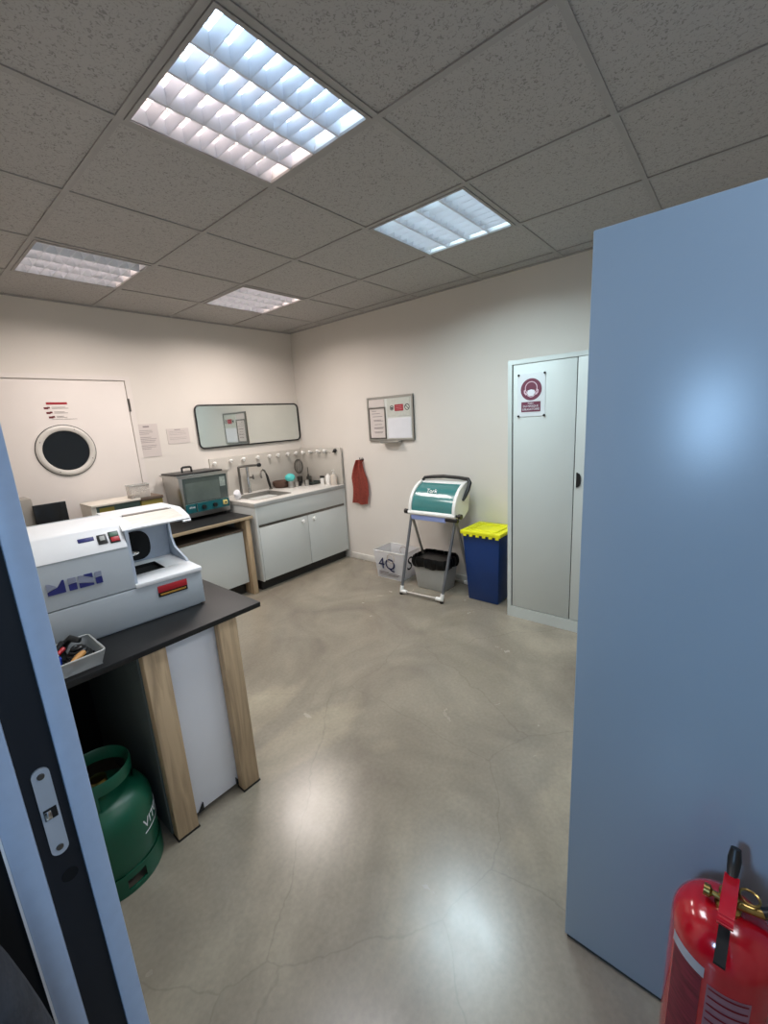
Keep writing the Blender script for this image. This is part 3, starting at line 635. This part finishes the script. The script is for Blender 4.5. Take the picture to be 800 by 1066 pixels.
bs = P('basin', B().box(ax0, ay0, sz - .19, ax1, ay1, sz - .186).box(ax0, ay0, sz - .19, ax0 + .004, ay1, sz + .001).box(ax1 - .004, ay0, sz - .19, ax1, ay1, sz + .001).box(ax0, ay0, sz - .19, ax1, ay0 + .004, sz + .001).box(ax0, ay1 - .004, sz - .19, ax1, ay1, sz + .001)
       .tube([(x, y, sz + .001) for x, y in rrect(ax0 - .006, ay0 - .006, ax1 + .006, ay1 + .006, .02, 4)], .004, 6, True), mat('sink_steel', '#8f8d88', .45, .7), ct)
P('drain', B().lathe([(0, sz - .185), (.03, sz - .185), (.034, sz - .1855)], ((ax0 + ax1) / 2, 2.7, 0), n=20), 'steeld', bs)
pb = thing('splash_board', 'speckled splash board with white pegs along the back wall behind the sink', 'splash board', (1.4, YW - .02, sz))
P('board', B().box(.79, YW - .02, sz, sx1 - .0, YW - .001, 1.29, .001), 'splash', pb)
def peg(x, y, z, dx, dy, par):
    P('peg', B().tube([(x, y, z), (x + dx * .02, y + dy * .02, z - .002), (x + dx * .034, y + dy * .034, z - .004), (x + dx * .04, y + dy * .04, z + .014), (x + dx * .041, y + dy * .041, z + .022)], [.009, .011, .018, .019, .010], 10), 'pegwhite', par)
for x, z in zip((.823, 1.009, 1.16, 1.341, 1.493, 1.613, 1.751, 1.873), (1.237, 1.244, 1.248, 1.248, 1.246, 1.246, 1.244, 1.242)): peg(x, YW - .02, z, 0, -1, pb)
pr_ = thing('splash_board', 'speckled splash board with white pegs at the right end of the sink worktop', 'splash board', (1.95, 2.7, sz))
P('board', B().box(sx1 - .018, sy0 - .003, sz, sx1, YW - .021, 1.30, .001), 'splash', pr_)
for y, z in ((2.975, 1.243), (2.845, 1.248), (2.705, 1.258), (2.585, 1.262)): peg(sx1 - .018, y, z, -1, 0, pr_)
wr = [(sx1 - .062, 2.85 - .015 * k, 1.248 + .006 * math.sin(k * 1.7)) for k in range(0, 26)]
tag(link('wire_chain', B().tube(wr, .003, 6), 'steeld', base=(sx1 - .062, 2.6, 1.24)), 'thin wire strung over the pegs of the right splash board', 'wire')
tag(link('black_clip', B().sphere((sx1 - .035, 2.425, 1.268), .022, 1, 1, 1.1, 14).box(sx1 - .05, 2.43, 1.248, sx1 - .02, 2.455, 1.264, .004), 'black', base=(sx1 - .03, 2.43, 1.27)), 'black knob shaped clip near the top front of the right splash board', 'clip')

# faucet (two posts + cross arm)
fc = thing('column_tap', 'tall twin post chrome tap with cross arm behind the sink basin', 'tap', (1.12, 3.0, sz))
fyv = 2.99
P('post', B().lathe([(0, sz), (.018, sz), (.018, sz + .01), (.013, sz + .015), (.013, 1.165), (0, 1.168)], (1.06, fyv, 0), n=18), 'steeld', fc)
P('post', B().lathe([(0, sz), (.022, sz), (.022, sz + .012), (.018, sz + .02), (.018, 1.17), (0, 1.175)], (1.16, fyv, 0), n=18), 'chrome', fc)
P('arm', B().tube([(1.06, fyv, 1.165), (1.06, fyv, 1.172), (1.07, fyv, 1.178), (1.20, fyv - .01, 1.176), (1.28, fyv - .02, 1.172)], .013, 12), 'steeld', fc)
P('knob', B().lathe([(0, 1.27), (.014, 1.272), (.021, 1.29), (.021, 1.315), (.012, 1.325), (0, 1.327)], (0, fyv - .02, 1.172), 'x', 20), 'black', fc)
P('side_valve', B().tube([(1.165, fyv - .0, 1.05), (1.20, fyv - .03, 1.05), (1.205, fyv - .032, 1.075), (1.205, fyv - .032, 1.03)], .011, 10), 'steeld', fc)
hp = thing('hose_tap', 'black handled curved hose tap at the right of the sink basin', 'tap', (1.43, 2.98, sz))
P('base', B().lathe([(0, sz), (.022, sz), (.02, sz + .012), (.010, sz + .02), (0, sz + .03)], (1.42, 2.97, 0), n=18), 'steeld', hp)
P('handle', B().tube([(1.418, 2.97, sz + .015), (1.405, 2.97, sz + .08), (1.385, 2.96, sz + .15), (1.365, 2.95, sz + .19)], [.011, .015, .014, .009], 12), 'black', hp)
P('spout', B().tube([(1.365, 2.95, sz + .19), (1.345, 2.94, sz + .222), (1.315, 2.93, sz + .235), (1.285, 2.92, sz + .222), (1.27, 2.91, sz + .19), (1.272, 2.90, sz + .15)], .010, 10), 'steeld', hp)

def lobj(name, prof, c, m, label, cat, n=24, group=None):
    return tag(link(name, B().lathe(prof, c, n=n), m, base=c), label, cat, group)
lobj('wicker_bowl', [(0, 0), (.07, 0), (.098, .03), (.102, .075), (.094, .075), (.086, .03), (.06, .008), (0, .008)], (1.56, 2.95, sz + .0005), 'wicker', 'round brown wicker bowl on the worktop right of the hose tap', 'bowl')
lobj('glass_jar', [(0, 0), (.028, 0), (.03, .01), (.03, .075), (.026, .082), (.026, .006), (0, .006)], (1.575, 2.80, sz), 'steel', 'small steel beaker under the turquoise ball', 'beaker')
tag(link('turquoise_ball', B().sphere((1.575, 2.80, sz + .118), .056, 1.05, 1, .82), 'turq', base=(1.575, 2.80, sz + .08)), 'turquoise rubber ball resting on a beaker beside the wicker bowl', 'ball')
lobj('steel_cup', [(0, 0), (.024, 0), (.028, .06), (.025, .06), (.02, .005), (0, .005)], (1.64, 2.78, sz), 'steel', 'short steel cup right of the beaker with the ball', 'cup')
lobj('black_pot', [(0, 0), (.035, 0), (.042, .045), (.038, .045), (.03, .006), (0, .006)], (1.72, 2.84, sz), 'black', 'low black pot on the worktop below the wire whisk', 'pot')
w = thing('wire_whisk', 'wire whisk head up in a dark pot at the back corner of the worktop', 'whisk', (1.835, 2.955, sz))
P('holder', B().lathe([(0, 0), (.03, 0), (.034, .09), (.03, .09), (.026, .006), (0, .006)], (1.835, 2.955, sz), n=20), 'steeld', w)
b = B()
for k in range(6):
    a = k * PI / 6; b.tube([(1.835 + .052 * math.sin(q) * math.cos(a), 2.955 + .052 * math.sin(q) * math.sin(a), sz + .21 - .085 * math.cos(q)) for q in [2 * PI * t_ / 18 for t_ in range(18)]], .0035, 6, True)
P('wires', b, 'steeld', w); P('stem', B().tube([(1.835, 2.955, sz + .01), (1.835, 2.955, sz + .13)], .006), 'chrome', w)
tag(link('bottle_brush', B().tube([(1.925, 2.90, sz), (1.923, 2.90, sz + .10), (1.92, 2.895, sz + .11), (1.915, 2.89, sz + .19)], [.014, .012, .005, .005], 12), 'steeld', base=(1.925, 2.90, sz)), 'dark upright bottle brush right of the whisk', 'brush')
lobj('dark_beaker', [(0, 0), (.03, 0), (.032, .085), (.028, .085), (.026, .006), (0, .006)], (1.90, 2.80 + .06, sz), 'steeld', 'dark steel beaker behind the shallow tray on the worktop', 'beaker')
lobj('glass_tumbler', [(0, 0), (.026, 0), (.03, .07), (.027, .07), (.023, .006), (0, .006)], (1.75, 2.73, sz), 'steel', 'small steel tumbler in front of the low black pot', 'tumbler')
tag(link('shallow_tray', B().box(1.80, 2.70, sz, 1.94, 2.83, sz + .012, .003).box(1.80, 2.70, sz, 1.806, 2.83, sz + .035, .002).box(1.80, 2.70, sz, 1.94, 2.706, sz + .035, .002).box(1.934, 2.70, sz, 1.94, 2.83, sz + .035, .002), mat('dark_green_tray', '#39413c', .5), base=(1.87, 2.76, sz)), 'dark shallow tray on the worktop left of the white bottles', 'tray')
j = thing('lidded_jar', 'white jar with black lid, leftmost of the bottles by the right splash board', 'jar', (1.895, 2.62, sz))
P('body', B().lathe([(0, 0), (.024, 0), (.026, .07), (.02, .078), (0, .08)], (1.895, 2.62, sz), n=20), 'white', j); P('lid', B().lathe([(0, .078), (.027, .078), (.028, .10), (0, .102)], (1.895, 2.62, sz), n=20), 'black', j)
tag(link('soap_bottle', B().lathe([(0, 0), (.032, 0), (.034, .08), (.028, .10), (.012, .112), (.012, .128), (0, .13)], (1.915, 2.54, sz), n=20), 'white', base=(1.915, 2.54, sz)), 'squat white plastic bottle between the black-lidded jar and the pump bottle', 'bottle')
pbm = thing('pump_bottle', 'tall pale pump bottle at the front end of the right splash board', 'bottle', (1.91, 2.44, sz))
P('body', B().lathe([(0, 0), (.036, 0), (.038, .09), (.03, .115), (.014, .125), (0, .127)], (1.91, 2.44, sz), n=24), mat('pale_soap_plastic', '#c9c0b4', .3), pbm)
P('pump', B().lathe([(0, .125), (.013, .125), (.013, .14), (.005, .142), (.005, .165), (.014, .166), (.014, .174), (0, .175)], (1.91, 2.44, sz), n=16).tube([(1.91, 2.44, sz + .17), (1.88, 2.425, sz + .172), (1.873, 2.423, sz + .164)], .0045, 8), 'white', pbm)
tag(link('crumpled_tissue', B().grid(lambda u, v: (.85 + (.035 + .008 * math.sin(5 * PI * v + 9 * u)) * math.sin(PI * v) * math.cos(2 * PI * u), 2.72 + (.035 + .008 * math.sin(11 * u)) * math.sin(PI * v) * math.sin(2 * PI * u), sz + .052 - .05 * math.cos(PI * v) + .006 * math.sin(3 * 2 * PI * u) * math.sin(PI * v)), 24, 12), 'paperw', base=(.85, 2.72, sz)), 'crumpled white tissue between the steel tank and the tap', 'tissue')

# ------------------------------------------------------------------ right wall items
w = thing('whiteboard', 'small magnetic whiteboard with aluminium frame and pen tray on the right wall', 'whiteboard', (XW - .01, 1.63, 1.35))
wy0, wy1, wz0, wz1 = 1.345, 1.93, 1.365, 1.803
X_ = XW - .018
P('board', B().box(X_ + .004, wy0, wz0, XW - .001, wy1, wz1), 'wb', w)
P('frame', B().xframe(X_ - .004, XW, wy0, wy1, wz0, wz1, .018), 'alu', w)
P('pen_tray', B().box(X_ - .05, 1.50, wz0 - .022, XW - .002, 1.74, wz0 - .002, .004), 'alu', w)
fr = thing('framed_notice', 'tall framed typed notice at the left of the whiteboard', 'notice', (X_, 1.80, 1.385))
P('frame', B().xframe(X_ - .006, X_ + .0035, 1.69, 1.912, 1.385, 1.70, .011), 'steeld', fr)
P('sheet', B().box(X_ - .001, 1.70, 1.395, X_ + .004, 1.90, 1.69), 'paper', fr)
b = B()
for k, (z, a, c) in enumerate([(1.665, 1.87, 1.81), (1.64, 1.87, 1.76), (1.61, 1.86, 1.73), (1.575, 1.85, 1.75), (1.565, 1.85, 1.72), (1.53, 1.84, 1.74), (1.50, 1.85, 1.72), (1.49, 1.85, 1.73), (1.455, 1.85, 1.73), (1.445, 1.84, 1.74)]):
    b.box(X_ - .0018, c, z - .0025, X_, a, z + .0025)
P('text_lines', b, 'ink', fr)
tag(link('white_strip_sheet', B().box(X_ - .0, 1.70, 1.705, X_ + .004, 1.905, 1.78), 'paper', base=(X_, 1.8, 1.7)), 'blank pale strip along the top left of the whiteboard', 'sheet')
tag(link('blank_sheet', B().box(X_ - .0, 1.375, 1.39, X_ + .004, 1.665, 1.585), 'paperw', base=(X_, 1.52, 1.39)), 'blank bluish white sheet at the lower right of the whiteboard', 'sheet')
sg = thing('warning_strip', 'dark red warning strip between two round icons at the top right of the whiteboard', 'sign', (X_, 1.5, 1.67))
P('backing', B().box(X_ + .001, 1.38, 1.60, X_ + .004, 1.665, 1.775), mat('greyish_sheet', '#c2c3ba', .7, var=.05, scale=40), sg)
P('red_box', B().box(X_ - .001, 1.462, 1.652, X_ + .002, 1.568, 1.715), 'red', sg)
fx2 = lambda a, c, d: (X_ + .001 - d, a, c)
b = B()
for yc, rr in ((1.604, .024), (1.415, .03)):
    for k in range(24):
        q0, q1 = 2 * PI * k / 24, 2 * PI * (k + 1) / 24
        b.prism([(yc + r_ * math.cos(q), 1.685 + r_ * math.sin(q)) for r_, q in ((rr, q0), (rr, q1), (rr * .78, q1), (rr * .78, q0))], fx2, 0, .0015)
b.prism([(1.435, 1.70), (1.432, 1.706), (1.395, 1.67), (1.398, 1.664)], fx2, 0, .0015).prism(circ((1.604, 1.683), .011, 14), fx2, 0, .0015)
P('icons', b, 'inkd', sg)
b = B()
for z in (1.698, 1.683, 1.668): b.box(X_ - .0018, 1.478, z - .002, X_ - .0005, 1.552, z + .002)
P('text_lines', b, mat('pale_red_print', '#c88a90', .6), sg)

hk = thing('wall_hook', 'small round metal hook on the right wall holding the rust cloth', 'hook', (XW - .002, 2.07, 1.17))
P('plate', B().lathe([(0, XW - .006), (.022, XW - .006), (.024, XW)], (0, 2.065, 1.165), 'x', 20), 'chrome', hk)
P('hook', B().tube([(XW - .004, 2.065, 1.165), (XW - .03, 2.065, 1.16), (XW - .042, 2.065, 1.17), (XW - .045, 2.065, 1.19)], .005, 8), 'black', hk)
def clothf(u, v):
    z = 1.165 - .49 * v; wv = .035 + .075 * min(1, v * 2.4)
    fold = .018 * math.sin(u * 11 + 1.5) * (1 - .3 * v)
    y = 2.085 + (.5 - u) * 2 * wv + .012 * math.sin(v * 7) + .02 * v
    return (XW - .035 - fold, y, z + .006 * math.sin(u * 6 + 1) * v)
tag(link('hand_towel', B().grid(clothf, 30, 30, .006), 'cloth', base=(XW - .03, 2.09, 1.17)), 'rust red hand towel hanging folded from a wall hook right of the sink', 'towel')

# blue bin
bb = thing('waste_bin', 'tall dark blue plastic waste bin with bright yellow lid beside the grey cabinet', 'bin', (1.83, .48, 0))
P('body', B().frustum((1.70, .345, 1.95, .622), (1.668, .318, 1.985, .652), 0, .60, .012), 'bluebin', bb)
lf = B()
lf.box(1.650, .304, .598, 2.0, .345, .628, .004).box(1.650, .625, .598, 2.0, .664, .628, .004).box(1.650, .34, .598, 1.70, .63, .628, .004).box(1.94, .34, .598, 2.0, .63, .628, .004)
lf.box(1.695, .339, .606, 1.945, .631, .622)
lf.tube([(x, y, .626) for x, y in rrect(1.715, .365, 1.93, .60, .02, 4)], .008, 8, True)
for k in range(6): lf.box(1.647, .315 + k * .058, .582, 1.66, .345 + k * .058, .60, .003)
P('lid', lf, 'yellow', bb)

# wiper stand
ws = thing('wiper_roll_stand', 'metal A-frame stand carrying a teal roll dispenser against the right wall', 'stand', (1.7, .97, 0))
FL, FR, TL, TR = Vector((1.462, 1.18, .03)), Vector((1.49, .765, .03)), Vector((1.68, 1.185, .715)), Vector((1.69, .725, .715))
RL, RR = Vector((1.945, 1.20, .03)), Vector((1.945, .74, .03))
for a, c, nm in ((FL, TL, 'steeld'), (FR, TR, 'steeld'), (RL, TL, 'steeld'), (RR, TR, 'steeld')): P('leg', B().tube([a, c], .013, 12), 'alu' if a in (RL, RR) else mat('tube_grey', '#74767a', .35, .6), ws)
P('crossbar', B().tube([FL, FR], .011, 12), 'alu', ws); P('crossbar', B().tube([RL, RR], .011, 12), 'alu', ws)
for a, c, e in ((FL, FR, TL), (FR, FL, TR), (RL, RR, TL), (RR, RL, TR)):
    P('foot_cap', B().tube([a + (c - a).normalized() * .055, a + (c - a).normalized() * .02, a, a + (e - a).normalized() * .022, a + (e - a).normalized() * .05], [.017, .018, .020, .018, .017], 12), 'white', ws)
    P('foot_pad', B().lathe([(0, 0), (.018, 0), (.018, .014), (0, .014)], (a.x, a.y, 0), n=14), 'black', ws)
ds = thing('roll_dispenser', 'teal curved roll dispenser with black handle on top of the A-frame stand', 'dispenser', (1.72, .95, .70))
yL, yR = 1.185, .715
arc = [(1.655 + .255 * (1 - math.cos(q)), .755 + .235 * math.sin(q)) for q in [PI / 2 * k / 10 for k in range(11)]]
prof = arc + [(1.90, .90), (1.87, .76), (1.80, .715), (1.70, .71)]
P('cover', B().prism(prof, lambda a, c, d: (a, d, c), yR + .018, yL - .018), 'teal', ds)
big = [(1.64 + .275 * (1 - math.cos(q)), .745 + .265 * math.sin(q)) for q in [PI / 2 * k / 10 for k in range(11)]] + [(1.915, .88), (1.88, .75), (1.80, .70), (1.70, .695)]
for y0, y1 in ((yR - .008, yR + .02), (yL - .02, yL + .006)): P('side_plate', B().prism(big, lambda a, c, d: (a, d, c), y0, y1), 'white', ds)
P('top_edge', B().prism([(1.84, .975), (1.86, .995), (1.905, 1.005), (1.91, .985), (1.86, .968)], lambda a, c, d: (a, d, c), yR, yL), 'white', ds)
P('tear_bar', B().tube([(1.652, yL + .01, .735), (1.655, yR - .01, .735)], .021, 14), 'white', ds)
P('hanging_paper', B().box(1.645, yR + .09, .672, 1.662, yL - .02, .722, .004), 'lilac', ds)
P('black_roller', B().tube([(1.66, yR + .09, .70), (1.66, yR - .03, .70)], .018, 12), 'black', ds)
P('roll_core', B().tube([(1.72, yR + .02, .71), (1.72, yL - .02, .71)], .02, 12), 'black', ds)
for y, s_ in ((yL, 1), (yR, -1)): P('knob', B().tube([(1.665, y, .738), (1.665, y + s_ * .03, .738), (1.665, y + s_ * .035, .738), (1.665, y + s_ * .062, .738)], [.012, .012, .022, .022], 16), 'black', ds)
P('handle', B().tube([(1.86, yL - .01, 1.0), (1.875, yL - .03, 1.025), (1.88, yL - .12, 1.035), (1.88, .95, 1.042), (1.88, yR + .08, 1.035), (1.88, yR - .01, 1.025), (1.872, yR - .032, .995), (1.84, yR - .03, .94), (1.80, yR - .022, .885), (1.775, yR - .015, .855)], [.010, .015, .016, .016, .016, .017, .018, .018, .015, .010], 12), 'black', ds)
nrm = Matrix.Translation((1.722, .975, .925)) @ Matrix(((0, .60, -.80), (-1, 0, 0), (0, .80, .60))).to_4x4()
P('logo_text', B().text('Tork', .055, nrm @ Matrix.Translation((0, 0, .012)), ext=.001), 'white', ds)
# inner grey bin with bag
gbn = thing('waste_bin', 'small light grey bin lined with black bag standing inside the A-frame stand', 'bin', (1.78, 1.0, 0))
P('body', B().frustum((1.68, .865, 1.87, 1.155), (1.652, .835, 1.90, 1.175), 0, .27, .008), 'grey', gbn)
def bagf(u, v):
    a = 2 * PI * u; c, s_ = math.cos(a), math.sin(a)
    k = (abs(c) ** 6 + abs(s_) ** 6) ** (-1 / 6)
    ww = .004 * math.sin(17 * a) + .003 * math.sin(29 * a + 1)
    sw = .012 + .012 * math.sin(PI * v) + ww
    return (1.776 + (.126 + sw) * c * k, 1.005 + (.172 + sw) * s_ * k, .222 + .095 * v + .006 * math.sin(7 * a) * (1 - v))
P('bag', B().grid(bagf, 80, 6, .002), 'bagblack', gbn)
P('bag_inside', B().frustum((1.70, .88, 1.85, 1.13), (1.652, .84, 1.90, 1.17), .10, .285), 'bagblack', gbn)
# crate
cr = thing('storage_crate', 'open white plastic crate with dark blue printed marks on the floor by the wall', 'crate', (1.82, 1.5, 0))
b0, t0, th, hz = (1.70, 1.355, 1.93, 1.665), (1.685, 1.315, 1.965, 1.70), .004, .285
def crw(u0, v0, u1, v1):   # one wall as slanted quad
    def f(u, v):
        bx_, by_ = b0[0] + (b0[2] - b0[0]) * (u0 + (u1 - u0) * u), b0[1] + (b0[3] - b0[1]) * (v0 + (v1 - v0) * u)
        tx_, ty_ = t0[0] + (t0[2] - t0[0]) * (u0 + (u1 - u0) * u), t0[1] + (t0[3] - t0[1]) * (v0 + (v1 - v0) * u)
        return (bx_ + (tx_ - bx_) * v, by_ + (ty_ - by_) * v, hz * v)
    return f
b = B()
for q in ((0, 0, 1, 0), (1, 0, 1, 1), (1, 1, 0, 1), (0, 1, 0, 0)): b.grid(crw(*q), 6, 4, th)
b.box(b0[0], b0[1], .0, b0[2], b0[3], .005)
P('walls', b, 'crate', cr)
P('rim', B().tube([(x, y, hz) for x, y in ((t0[0], t0[1]), (t0[2], t0[1]), (t0[2], t0[3]), (t0[0], t0[3]))], .005, 8, True), 'white', cr)
fm = Matrix.Translation((1.6875, 1.53, .155)) @ Matrix(((0, -.053, -1), (-1, 0, 0), (0, 1, -.05))).to_4x4()
b = B().text('4Q', .165, fm @ Matrix.Translation((0, 0, .0028)), ext=.001)
P('printed_number', b, 'blueink', cr)
b = B()
for z, q in ((.055, 1.36), (.04, 1.38), (.065, 1.5)): b.box(1.692, q + .02, z, 1.6975, 1.64, z + .005)
P('small_print', b, 'ink', cr)
fs = Matrix.Translation((1.80, 1.3305, .16)) @ Matrix(((1, 0, 0), (0, -.12, -1), (0, 1, -.12))).to_4x4()
P('side_letter', B().text('S', .2, fs @ Matrix.Translation((0, 0, .004)), ext=.001), 'inkd', cr)
for x, y in ((1.682, 1.47), (1.955, 1.52)):
    P('rope_handle', B().tube([(x - .006 if x < 1.8 else x + .002, y + .045 * math.cos(q), hz - .06 + .045 * math.sin(q)) for q in [2 * PI * k / 16 for k in range(16)]], .004, 6, True), mat('pale_rope', '#b8ada4', .8), cr)
tag(link('carton_flap', B().box(1.72, 1.40, .005, 1.93, 1.63, .20, .004), mat('grey_box_inside', '#a9abac', .7), base=(1.82, 1.5, .005)), 'pale grey carton inside the white crate', 'carton')

# ------------------------------------------------------------------ extinguisher
ex, ey, er, ez = -.452, -1.160, .09, .566
fe = thing('fire_extinguisher', 'glossy red fire extinguisher standing in the lower right foreground', 'fire extinguisher', (ex, ey, 0))
prof = [(0, .0), (er * .85, 0), (er * .97, .012), (er, .03), (er, ez - .07)] + [(er * math.cos(q) ** .8 if q < 1.5 else 0, ez - .07 + .07 * math.sin(q)) for q in [PI / 2 * k / 10 for k in range(1, 11)]]
P('cylinder', B().lathe(prof, (ex, ey, 0), n=64), 'extred', fe)
va = math.atan2(-1.0945 - ey, -1.3762 - ex) # toward the doorway
def rot(r, a, z): return (ex + r * math.cos(a), ey + r * math.sin(a), z)
def band(r, a0, a1, z0, z1, n=14):
    b = B(); b.grid(lambda u, v: rot(r, a0 + (a1 - a0) * u, z0 + (z1 - z0) * v), n, 1, .0006); return b
P('label', band(er + .0006, va - .15, va + .62, .12, .455, 20), 'extlab', fe)
b = B()
for k in range(13): b.grid(lambda u, v: rot(er + .0014, va - .12 + .70 * u, .445 - k * .02 + .0045 * v), 16, 1, .0004)
P('label_text', b, 'red', fe)
P('label', band(er + .0008, va - .95, va - .25, .12, .46, 16), mat('label_dark_pink', '#9c3a48', .45, var=.35, scale=30, stretch=(1, 1, 5)), fe)
P('white_stripe', band(er + .0012, va - 1.0, va - .22, .460, .486, 16), 'paperw', fe)
P('neck', B().lathe([(0, ez - .01), (.022, ez - .01), (.022, ez + .006), (.017, ez + .012), (.017, ez + .034), (0, ez + .036)], (ex, ey, 0), n=24), 'brass', fe)
LA = va
rM = Matrix.Translation((ex, ey, ez - .012)) @ Matrix.Rotation(LA, 4, 'Z')
P('valve_body', B(rM).box(-.03, -.012, .012, .03, .012, .045, .004).tube([(0, .01, .03), (-.004, .035, .032), (-.012, .055, .03)], .009, 10), 'brass', fe)
P('carry_handle', B(rM).prism([(-.035, .030), (.03, .030), (.085, .020), (.125, .005), (.125, .010), (.085, .028), (.03, .040), (-.035, .040)], lambda a, c, d: (a, d, c), -.009, .009), 'blackmatte', fe)
P('lever', B(rM).prism([(-.04, .052), (.0, .066), (.045, .070), (.085, .058), (.084, .053), (.045, .064), (.0, .060), (-.04, .044)], lambda a, c, d: (a, d, c), -.0125, .0125).lathe([(.004, -.012), (.009, -.012), (.009, .012), (.004, .012)], (.075, 0, .056), 'y', 14), 'extred', fe)
P('rear_grip', B(rM).tube([(-.035, 0, .048), (-.055, 0, .055), (-.068, 0, .068), (-.076, 0, .088)], [.008, .011, .012, .009], 12), 'black', fe)
P('safety_pin', B(rM).tube([(-.012 + .016 * math.cos(q), .03 + .016 * math.sin(q), .05) for q in [2 * PI * k / 16 for k in range(16)]], .0025, 6, True), 'brass', fe)
P('gauge', B(rM).lathe([(0, -.040), (.012, -.040), (.012, -.030), (.006, -.026), (.006, -.01)], (.004, 0, .028), 'y', 20), 'brass', fe)
P('hose', B(rM).tube([(-.01, .05, .03), (-.03, .075, .035), (-.04, .100, .01), (-.04, .108, -.06), (-.038, .108, -.2), (-.036, .106, -.36)], .010, 12), 'black', fe)

# ------------------------------------------------------------------ camera
f, ya, pi_, ro, camx, camy, camz = 439.0416, 0.8631, 0.2152, -0.0617, -1.3762, -1.0945, 1.5764
fwd = Vector((math.sin(ya) * math.cos(pi_), math.cos(ya) * math.cos(pi_), -math.sin(pi_)))
rt = Vector((math.cos(ya), -math.sin(ya), 0)); up = rt.cross(fwd)
r2 = rt * math.cos(ro) + up * math.sin(ro); u2 = -rt * math.sin(ro) + up * math.cos(ro)
cam = bpy.data.cameras.new('camera'); co = bpy.data.objects.new('camera', cam); col.objects.link(co)
co.matrix_world = Matrix(((r2.x, u2.x, -fwd.x, camx), (r2.y, u2.y, -fwd.y, camy), (r2.z, u2.z, -fwd.z, camz), (0, 0, 0, 1)))
cam.sensor_fit = 'VERTICAL'; cam.sensor_height = 36; cam.lens = 36 * f / 1066; cam.clip_start = .01
bpy.context.scene.camera = co
wd = bpy.data.worlds.new('world'); bpy.context.scene.world = wd; wd.use_nodes = True
wd.node_tree.nodes['Background'].inputs[0].default_value = (.25, .35, .5, 1); wd.node_tree.nodes['Background'].inputs[1].default_value = .05
bpy.context.scene.view_settings.view_transform = 'Standard'
bpy.context.scene.view_settings.look = 'None'
bpy.context.scene.view_settings.exposure = -.14
bpy.context.scene.cycles.max_bounces = 8
bpy.context.scene.cycles.diffuse_bounces = 5
